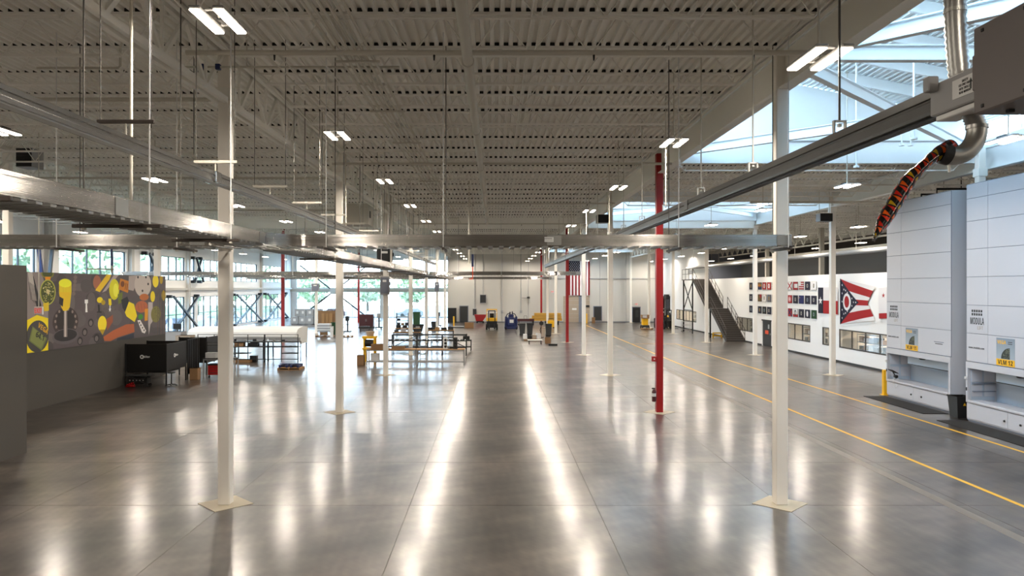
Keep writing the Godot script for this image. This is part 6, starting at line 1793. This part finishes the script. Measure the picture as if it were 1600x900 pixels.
# ---------------------------------------------------------------- along the far wall
func build_far() -> void:
	var d := struct("door_3")
	slab("leaf", V(-4.75, 0.02, 99.9), V(-3.7, 2.2, 99.97), M.charcoal, d)
	slab("frame", V(-4.85, 0, 99.93), V(-3.6, 2.3, 99.98), M.seam, d)
	d = struct("door_4")
	slab("leaf", V(13.6, 0.3, 99.9), V(14.6, 2.15, 99.97), M.charcoal, d)
	slab("frame", V(13.5, 0.2, 99.93), V(14.7, 2.25, 99.98), M.seam, d)
	d = struct("door_5")
	slab("leaf", V(18.9, 0.02, 99.9), V(19.9, 2.05, 99.97), M.black, d)
	slab("frame", V(18.8, 0, 99.93), V(20.0, 2.15, 99.98), M.seam, d)
	slab("vision_panel", V(19.3, 0.7, 99.86), V(19.7, 1.7, 99.9), M.charcoal, d)
	d = struct("door_6")
	for k in 6: slab("door_panel", V(9.4, 0.02 + 0.6 * k, 99.9), V(11.5, 0.6 + 0.6 * k, 99.96), M.beige, d)
	slab("vision_panel", V(10.6, 1.7, 99.87), V(11.2, 1.95, 99.9), M.whiteplastic, d)
	slab("frame", V(11.5, 0, 99.85), V(11.9, 3.7, 99.96), M.seam, d)
	d = struct("door_7")
	for k in 6: slab("door_panel", V(11.95, 0.02 + 0.6 * k, 99.9), V(13.0, 0.6 + 0.6 * k, 99.96), M.beige, d)
	slab("dock_seal", V(12.0, 2.1, 99.8), V(12.95, 2.35, 99.9), M.black, d)
	crate("cabinet", "black cabinet against the far wall, left of the charcoal door", "cabinet", V(-5.8, 0, 99.5), Vector3(1.15, 2.0, 0.6), M.black)
	for e in [[-2.75, 0.95, 0.55, 0.95, "grey electrical panel on the far wall above the red hopper"], [-1.6, 2.6, 0.9, 1.25, "grey electrical switchgear high on the far wall left of the forklift"], [3.6, 1.3, 0.3, 0.35, "small grey box on the far wall above the maroon tow cart"], [1.0, 1.3, 0.3, 0.35, "small grey box on the far wall beside the forklift"]]:
		var t := thing("electrical_panel", e[4], "electrical panel", V(e[0], e[1], 99.85))
		put("enclosure", bm(Vector3(e[2], e[3], 0.2), 0.012), M.lightgrey, t, Vector3(0, e[3] / 2, 0))
		put("door", bm(Vector3(e[2] * 0.85, e[3] * 0.85, 0.02), 0.006), M.charcoal if e[2] > 0.5 else M.lightgrey, t, Vector3(0, e[3] / 2, 0.11))
		put("conduit", MB.new().tube([Vector3(0, e[3], 0), Vector3(0, 9.9 - e[1], 0)], 0.05, 8), M.lightgrey, t)
	var wf := thing("wall_camera", "small dark camera on a bracket on the far wall above the yellow lumber", "camera", V(4.6, 3.3, 99.8))
	put("camera_body", MB.new().cbox(Vector3(0, 0.1, 0.1), Vector3(0.36, 0.26, 0.3), 0.03), M.charcoal, wf)
	put("bracket", bm(Vector3(0.9, 0.04, 0.05)), M.charcoal, wf, Vector3(-0.45, 0.06, 0.0))
	for e in [[7.9, 4.05], [19.4, 2.35]]:
		var ex := thing("exit_sign", "red EXIT sign on the far wall %s" % ("above the black glazed door" if e[0] > 10 else "left of the striped flag"), "exit sign", V(e[0], e[1], 99.9))
		put("housing", bm(Vector3(0.4, 0.28, 0.06), 0.01), M.whiteplastic, ex, Vector3(0, 0.14, 0))
		letters("lettering", "EXIT", 0.18, 0.01, M.exit, ex, Vector3(0, 0.14, 0.034), Basis.IDENTITY, true, 0.7)
	# red tipping hopper
	var h := thing("tipping_hopper", "red tipping hopper on a black base by the far wall", "hopper", V(-1.95, 0, 98.0))
	put("bucket", MB.new().prism(PackedVector2Array([Vector2(-0.55, 0.3), Vector2(0.35, 0.3), Vector2(0.75, 0.85), Vector2(0.8, 1.12), Vector2(-0.75, 1.12)]), 1.1, Transform3D.IDENTITY), M.red, h)
	put("base", MB.new().box(Vector3(0, 0.2, 0.4), Vector3(1.0, 0.12, 0.1)).box(Vector3(0, 0.2, -0.4), Vector3(1.0, 0.12, 0.1)), M.black, h)
	for x in [-0.4, 0.4]: put("wheel", MB.new().tube([Vector3(x, 0.1, 0.35), Vector3(x, 0.1, 0.45)], 0.1, 10), M.rubber, h)
	put("rim", bm(Vector3(1.6, 0.05, 1.16), 0.006), M.red, h, Vector3(0.02, 1.12, 0))
	# forklift facing the eye
	var f := thing("forklift", "yellow and black forklift truck facing down the hall by the far wall", "forklift", V(-0.33, 0, 83.0))
	put("body", MB.new().cbox(Vector3(0, 0.62, -0.2), Vector3(1.2, 0.7, 1.7), 0.06), M.black, f)
	put("hood", MB.new().cbox(Vector3(0, 1.05, -0.6), Vector3(1.1, 0.35, 0.8), 0.08), M.yellow, f)
	put("counterweight", MB.new().cbox(Vector3(0, 0.75, -1.1), Vector3(1.16, 0.95, 0.35), 0.08), M.yellow, f)
	put("seat", MB.new().cbox(Vector3(0, 1.25, -0.35), Vector3(0.5, 0.12, 0.5), 0.04).cbox(Vector3(0, 1.55, -0.6), Vector3(0.5, 0.55, 0.12), 0.04), M.black, f)
	put("dashboard", MB.new().cbox(Vector3(0, 1.15, 0.35), Vector3(1.05, 0.4, 0.25), 0.05), M.yellow, f)
	for x in [-0.58, 0.58]:
		put("guard_post", MB.new().bar(Vector3(x, 1.0, 0.45), Vector3(x * 0.95, 2.25, 0.2), 0.08, 0.08).bar(Vector3(x, 1.0, -0.85), Vector3(x * 0.95, 2.25, -0.7), 0.08, 0.08), M.yellow, f)
		put("mast_rail", bm(Vector3(0.1, 2.1, 0.12), 0.01), M.black, f, Vector3(x * 0.62, 1.15, 0.75))
		put("fork", MB.new().box(Vector3(x * 0.5, 0.08, 1.35), Vector3(0.12, 0.05, 1.1)).box(Vector3(x * 0.5, 0.4, 0.85), Vector3(0.12, 0.6, 0.06)), M.charcoal, f)
		put("front_wheel", MB.new().tube([Vector3(x - 0.1, 0.33, 0.45), Vector3(x + 0.1, 0.33, 0.45)], 0.33, 18), M.rubber, f)
		put("rear_wheel", MB.new().tube([Vector3(x - 0.09, 0.26, -0.8), Vector3(x + 0.09, 0.26, -0.8)], 0.26, 16), M.rubber, f)
		put("headlight", MB.new().tube([Vector3(x * 0.85, 1.95, 0.3), Vector3(x * 0.85, 1.95, 0.36)], 0.08, 10), M.whiteplastic, f)
	put("overhead_guard", MB.new().box(Vector3(0, 2.28, -0.25), Vector3(1.2, 0.08, 1.1)), M.yellow, f)
	put("mast_crosspiece", MB.new().box(Vector3(0, 2.15, 0.75), Vector3(0.75, 0.1, 0.1)).box(Vector3(0, 0.55, 0.82), Vector3(0.95, 0.1, 0.06)).box(Vector3(0, 0.3, 0.82), Vector3(0.95, 0.1, 0.06)), M.black, f)
	put("steering_wheel", MB.new().tube([Vector3(0, 1.45, 0.15), Vector3(0, 1.47, 0.13)], 0.18, 14), M.black, f)
	# blue machine
	var b := thing("blue_machine", "tall blue hydraulic machine on a wide base right of the forklift", "machine", V(1.87, 0, 83.5))
	put("base", MB.new().cbox(Vector3(0, 0.22, 0), Vector3(1.5, 0.36, 1.0), 0.06), M.blue, b)
	put("tank", MB.new().lathe(Vector3(0, 0.4, 0), [Vector2(0, 0), Vector2(0.52, 0), Vector2(0.55, 0.1), Vector2(0.5, 0.7), Vector2(0.42, 0.95), Vector2(0, 0.98)], 20), M.blue, b)
	put("head", MB.new().cbox(Vector3(0, 1.5, 0), Vector3(0.6, 0.45, 0.5), 0.08), M.blue, b)
	for x in [-0.6, 0.62]:
		put("cylinder", MB.new().tube([Vector3(x, 0.35, 0.1), Vector3(x * 0.95, 1.45, 0.05)], 0.13, 14), M.blue, b)
		put("pipe", MB.new().tube([Vector3(x, 1.4, 0), Vector3(x * 0.7, 1.75, 0), Vector3(x * 0.2, 1.85, 0)], 0.05, 8), M.navy, b)
		put("wheel", MB.new().tube([Vector3(x - 0.06, 0.16, 0.5), Vector3(x + 0.06, 0.16, 0.5)], 0.16, 14), M.rubber, b)
	put("valve", MB.new().cbox(Vector3(-0.12, 1.85, 0), Vector3(0.14, 0.3, 0.14), 0.03).cbox(Vector3(0.14, 1.88, 0), Vector3(0.12, 0.36, 0.12), 0.03), M.navy, b)
	put("label_plate", bm(Vector3(0.45, 0.36, 0.02)), M.whiteplastic, b, Vector3(0.05, 0.95, 0.56))
	# tow cart, lumber, bins
	var c := thing("tow_cart", "low maroon tow cart between the blue machine and the yellow lumber", "cart", V(3.9, 0, 92.0))
	put("deck", bm(Vector3(2.1, 0.14, 1.0), 0.01), M.maroon, c, Vector3(0, 0.62, 0))
	put("side_board", bm(Vector3(2.1, 0.22, 0.05), 0.008), M.maroon, c, Vector3(0, 0.75, 0.48))
	put("handle", MB.new().tube([Vector3(-0.2, 0.85, 0), Vector3(-0.2, 1.2, 0), Vector3(0.15, 1.2, 0), Vector3(0.15, 0.85, 0)], 0.025, 8), M.black, c)
	for x in [-0.85, 0.85]:
		put("leg", bm(Vector3(0.08, 0.5, 0.9)), M.black, c, Vector3(x, 0.3, 0))
		put("wheel", MB.new().tube([Vector3(x, 0.15, 0.4), Vector3(x, 0.15, 0.5)], 0.15, 12), M.rubber, c)
	for k in 3:
		var l := thing("lumber_bundle", "bundle of yellow boards on dark bearers, %s" % ["lowest and longest", "resting on the lowest bundle", "topmost and shortest"][k], "lumber", V(6.55 + 0.12 * k, 0.5 + 0.34 * k, 93.8))
		for r in 3:
			for z in 3: put("board", bm(Vector3(4.1 - 0.35 * k, 0.09, 0.36), 0.006), M.lumber, l, Vector3(0.02 * ((r + z) % 2), 0.06 + 0.105 * r, -0.38 + 0.38 * z))
	var tr := thing("trestle", "dark steel trestle that carries the yellow boards", "trestle", V(6.55, 0, 93.8))
	for x in [-1.6, 0.0, 1.6]:
		put("bearer", bm(Vector3(0.14, 0.12, 1.3)), M.black, tr, Vector3(x, 0.43, 0))
		for z in [-0.5, 0.5]: put("leg", bm(Vector3(0.1, 0.38, 0.1)), M.black, tr, Vector3(x, 0.19, z))
	for e in [[2.75, 73.0, "left of the middle pair"], [3.52, 73.4, "right of the middle pair"], [5.3, 72.0, "standing alone by the white columns"]]:
		var w := tub("wheelie_bin", "dark grey wheeled bin, %s" % e[2], "bin", V(e[0], 0, e[1]), 0.24, 0.31, 1.12, M.charcoal)
		put("lid", MB.new().cbox(Vector3(0, 1.18, 0), Vector3(0.66, 0.07, 0.66), 0.02), M.black, w)
		put("side_wheel", MB.new().tube([Vector3(-0.26, 0.12, -0.24), Vector3(0.26, 0.12, -0.24)], 0.12, 12), M.rubber, w)
	var pj := thing("yellow_cart", "yellow steel cart behind the lone grey bin", "cart", V(6.62, 0, 86.0))
	put("body", bm(Vector3(0.75, 0.75, 0.6), 0.02), M.yellow, pj, Vector3(0, 0.5, 0))
	put("handle", MB.new().tube([Vector3(-0.3, 0.85, 0), Vector3(-0.3, 1.1, 0), Vector3(0.3, 1.1, 0), Vector3(0.3, 0.85, 0)], 0.025, 8), M.charcoal, pj)
	for x in [-0.3, 0.3]: put("wheel", MB.new().tube([Vector3(x, 0.1, 0.2), Vector3(x, 0.1, 0.28)], 0.1, 10), M.rubber, pj)
	# goods on the floor in the centre
	var fl := thing("flat_cart", "low flat white cart on the floor in front of the grey bins", "cart", V(3.4, 0, 61.5))
	put("deck", bm(Vector3(1.25, 0.06, 0.8), 0.01), M.whiteplastic, fl, Vector3(0, 0.36, 0))
	for x in [-0.5, 0.5]:
		for z in [-0.3, 0.3]:
			put("leg", bm(Vector3(0.05, 0.26, 0.05)), M.charcoal, fl, Vector3(x, 0.22, z))
			put("caster", MB.new().tube([Vector3(x - 0.02, 0.06, z), Vector3(x + 0.02, 0.06, z)], 0.06, 10), M.rubber, fl)
	pallet("pallet of mixed packing behind the flat white cart", V(3.35, 0, 66.0), 1.4, 1.1)
	for k in 4: crate("packing_piece", "%s on the pallet behind the flat white cart" % ["crumpled white sheet", "black tray of parts", "yellowish packing block", "white foam slab"][k], "packing", V(2.75 + 0.4 * k, 0.14, 66.1), Vector3(0.34, [0.42, 0.3, 0.36, 0.5][k], 0.6), [M.whiteplastic, M.black, M.beige, M.whiteplastic][k], null, "", 0.06 * k)
	var st := thing("pedestal_fan", "slim black pedestal stand with a round head among the grey bins", "stand", V(4.42, 0, 70.0))
	put("foot", MB.new().lathe(Vector3.ZERO, [Vector2(0, 0), Vector2(0.32, 0), Vector2(0.3, 0.05), Vector2(0, 0.07)], 16), M.black, st)
	put("pole", MB.new().tube([Vector3(0, 0.05, 0), Vector3(0.05, 1.3, 0)], 0.03, 8), M.black, st)
	put("head", MB.new().tube([Vector3(0.05, 1.35, -0.08), Vector3(0.05, 1.35, 0.1)], 0.2, 16), M.charcoal, st)
	put("hanging_cable", MB.new().tube([Vector3(0.05, 1.1, 0.05), Vector3(-0.08, 0.7, 0.08), Vector3(0.04, 0.35, 0.06)], 0.03, 6), M.black, st)
	crate("carton", "small brown carton on the floor right of the flat white cart", "box", V(4.55, 0, 62.5), Vector3(0.48, 0.52, 0.45), M.card)
	crate("drip_tray", "flat black tray on the floor beside the small brown carton", "tray", V(4.8, 0, 60.3), Vector3(0.72, 0.14, 0.5), M.black)
	crate("carton", "large brown carton by the low platform at the far wall", "box", V(-3.0, 0, 86.0), Vector3(1.05, 0.66, 0.8), M.card)
	var lp := thing("low_platform", "low pale platform on the floor by the far black cabinet", "platform", V(-4.45, 0, 86.9))
	put("deck", bm(Vector3(1.5, 0.08, 1.0), 0.01), M.lightgrey, lp, Vector3(0, 0.12, 0))
	put("base", bm(Vector3(1.6, 0.08, 1.1)), M.black, lp, Vector3(0, 0.04, 0))
	for e in [[-4.95, 88.2, "beside the low pale platform"], [12.3, 97.5, "guarding the roll-up door under the striped flag"], [21.6, 91.0, "beside the bay door in the flag wall"]]:
		var y := thing("bollard", "yellow post %s" % e[2], "bollard", V(e[0], 0, e[1]))
		put("post", MB.new().lathe(Vector3.ZERO, [Vector2(0, 0), Vector2(0.09, 0.0), Vector2(0.09, 1.25), Vector2(0.06, 1.3), Vector2(0, 1.31)], 14), M.yellow, y)
		put("foot_plate", bm(Vector3(0.28, 0.02, 0.28)), M.yellow, y, Vector3(0, 0.01, 0))
	crate("carton", "tall brown carton right of the roll-up door", "box", V(13.2, 0, 97.5), Vector3(0.4, 0.8, 0.4), M.card)
	var sl := thing("scissor_lift", "yellow scissor lift with a brown basket near the flag wall", "lift", V(17.55, 0, 85.3))
	put("base", bm(Vector3(0.8, 0.25, 1.4), 0.03), M.charcoal, sl, Vector3(0, 0.28, 0))
	put("tower", bm(Vector3(0.6, 0.75, 0.9), 0.02), M.yellow, sl, Vector3(0, 0.78, 0))
	put("basket", MB.new().box(Vector3(0, 1.2, 0), Vector3(0.8, 0.06, 1.2)).box(Vector3(-0.38, 1.4, 0), Vector3(0.04, 0.4, 1.2)).box(Vector3(0.38, 1.4, 0), Vector3(0.04, 0.4, 1.2)).box(Vector3(0, 1.58, 0.58), Vector3(0.8, 0.05, 0.04)), M.card, sl)
	for x in [-0.36, 0.36]:
		for z in [-0.5, 0.5]: put("wheel", MB.new().tube([Vector3(x - 0.05, 0.15, z), Vector3(x + 0.05, 0.15, z)], 0.15, 12), M.rubber, sl)
	pallet("pallet jack load lying flat before the yellow scissor lift", V(17.3, 0, 83.0), 1.3, 0.8)
	var f2: Node3D = f.duplicate()
	f2.name = numbered("forklift", self)
	add_child(f2, true)
	f2.position = V(19.7, 0, 84.6); f2.rotation.y = 0.5
	f2.set_meta("label", "dark forklift truck half hidden behind the near red column, by the bay door")
	for o in f2.get_children():
		if (o as MeshInstance3D).material_override == M.yellow: (o as MeshInstance3D).material_override = M.charcoal
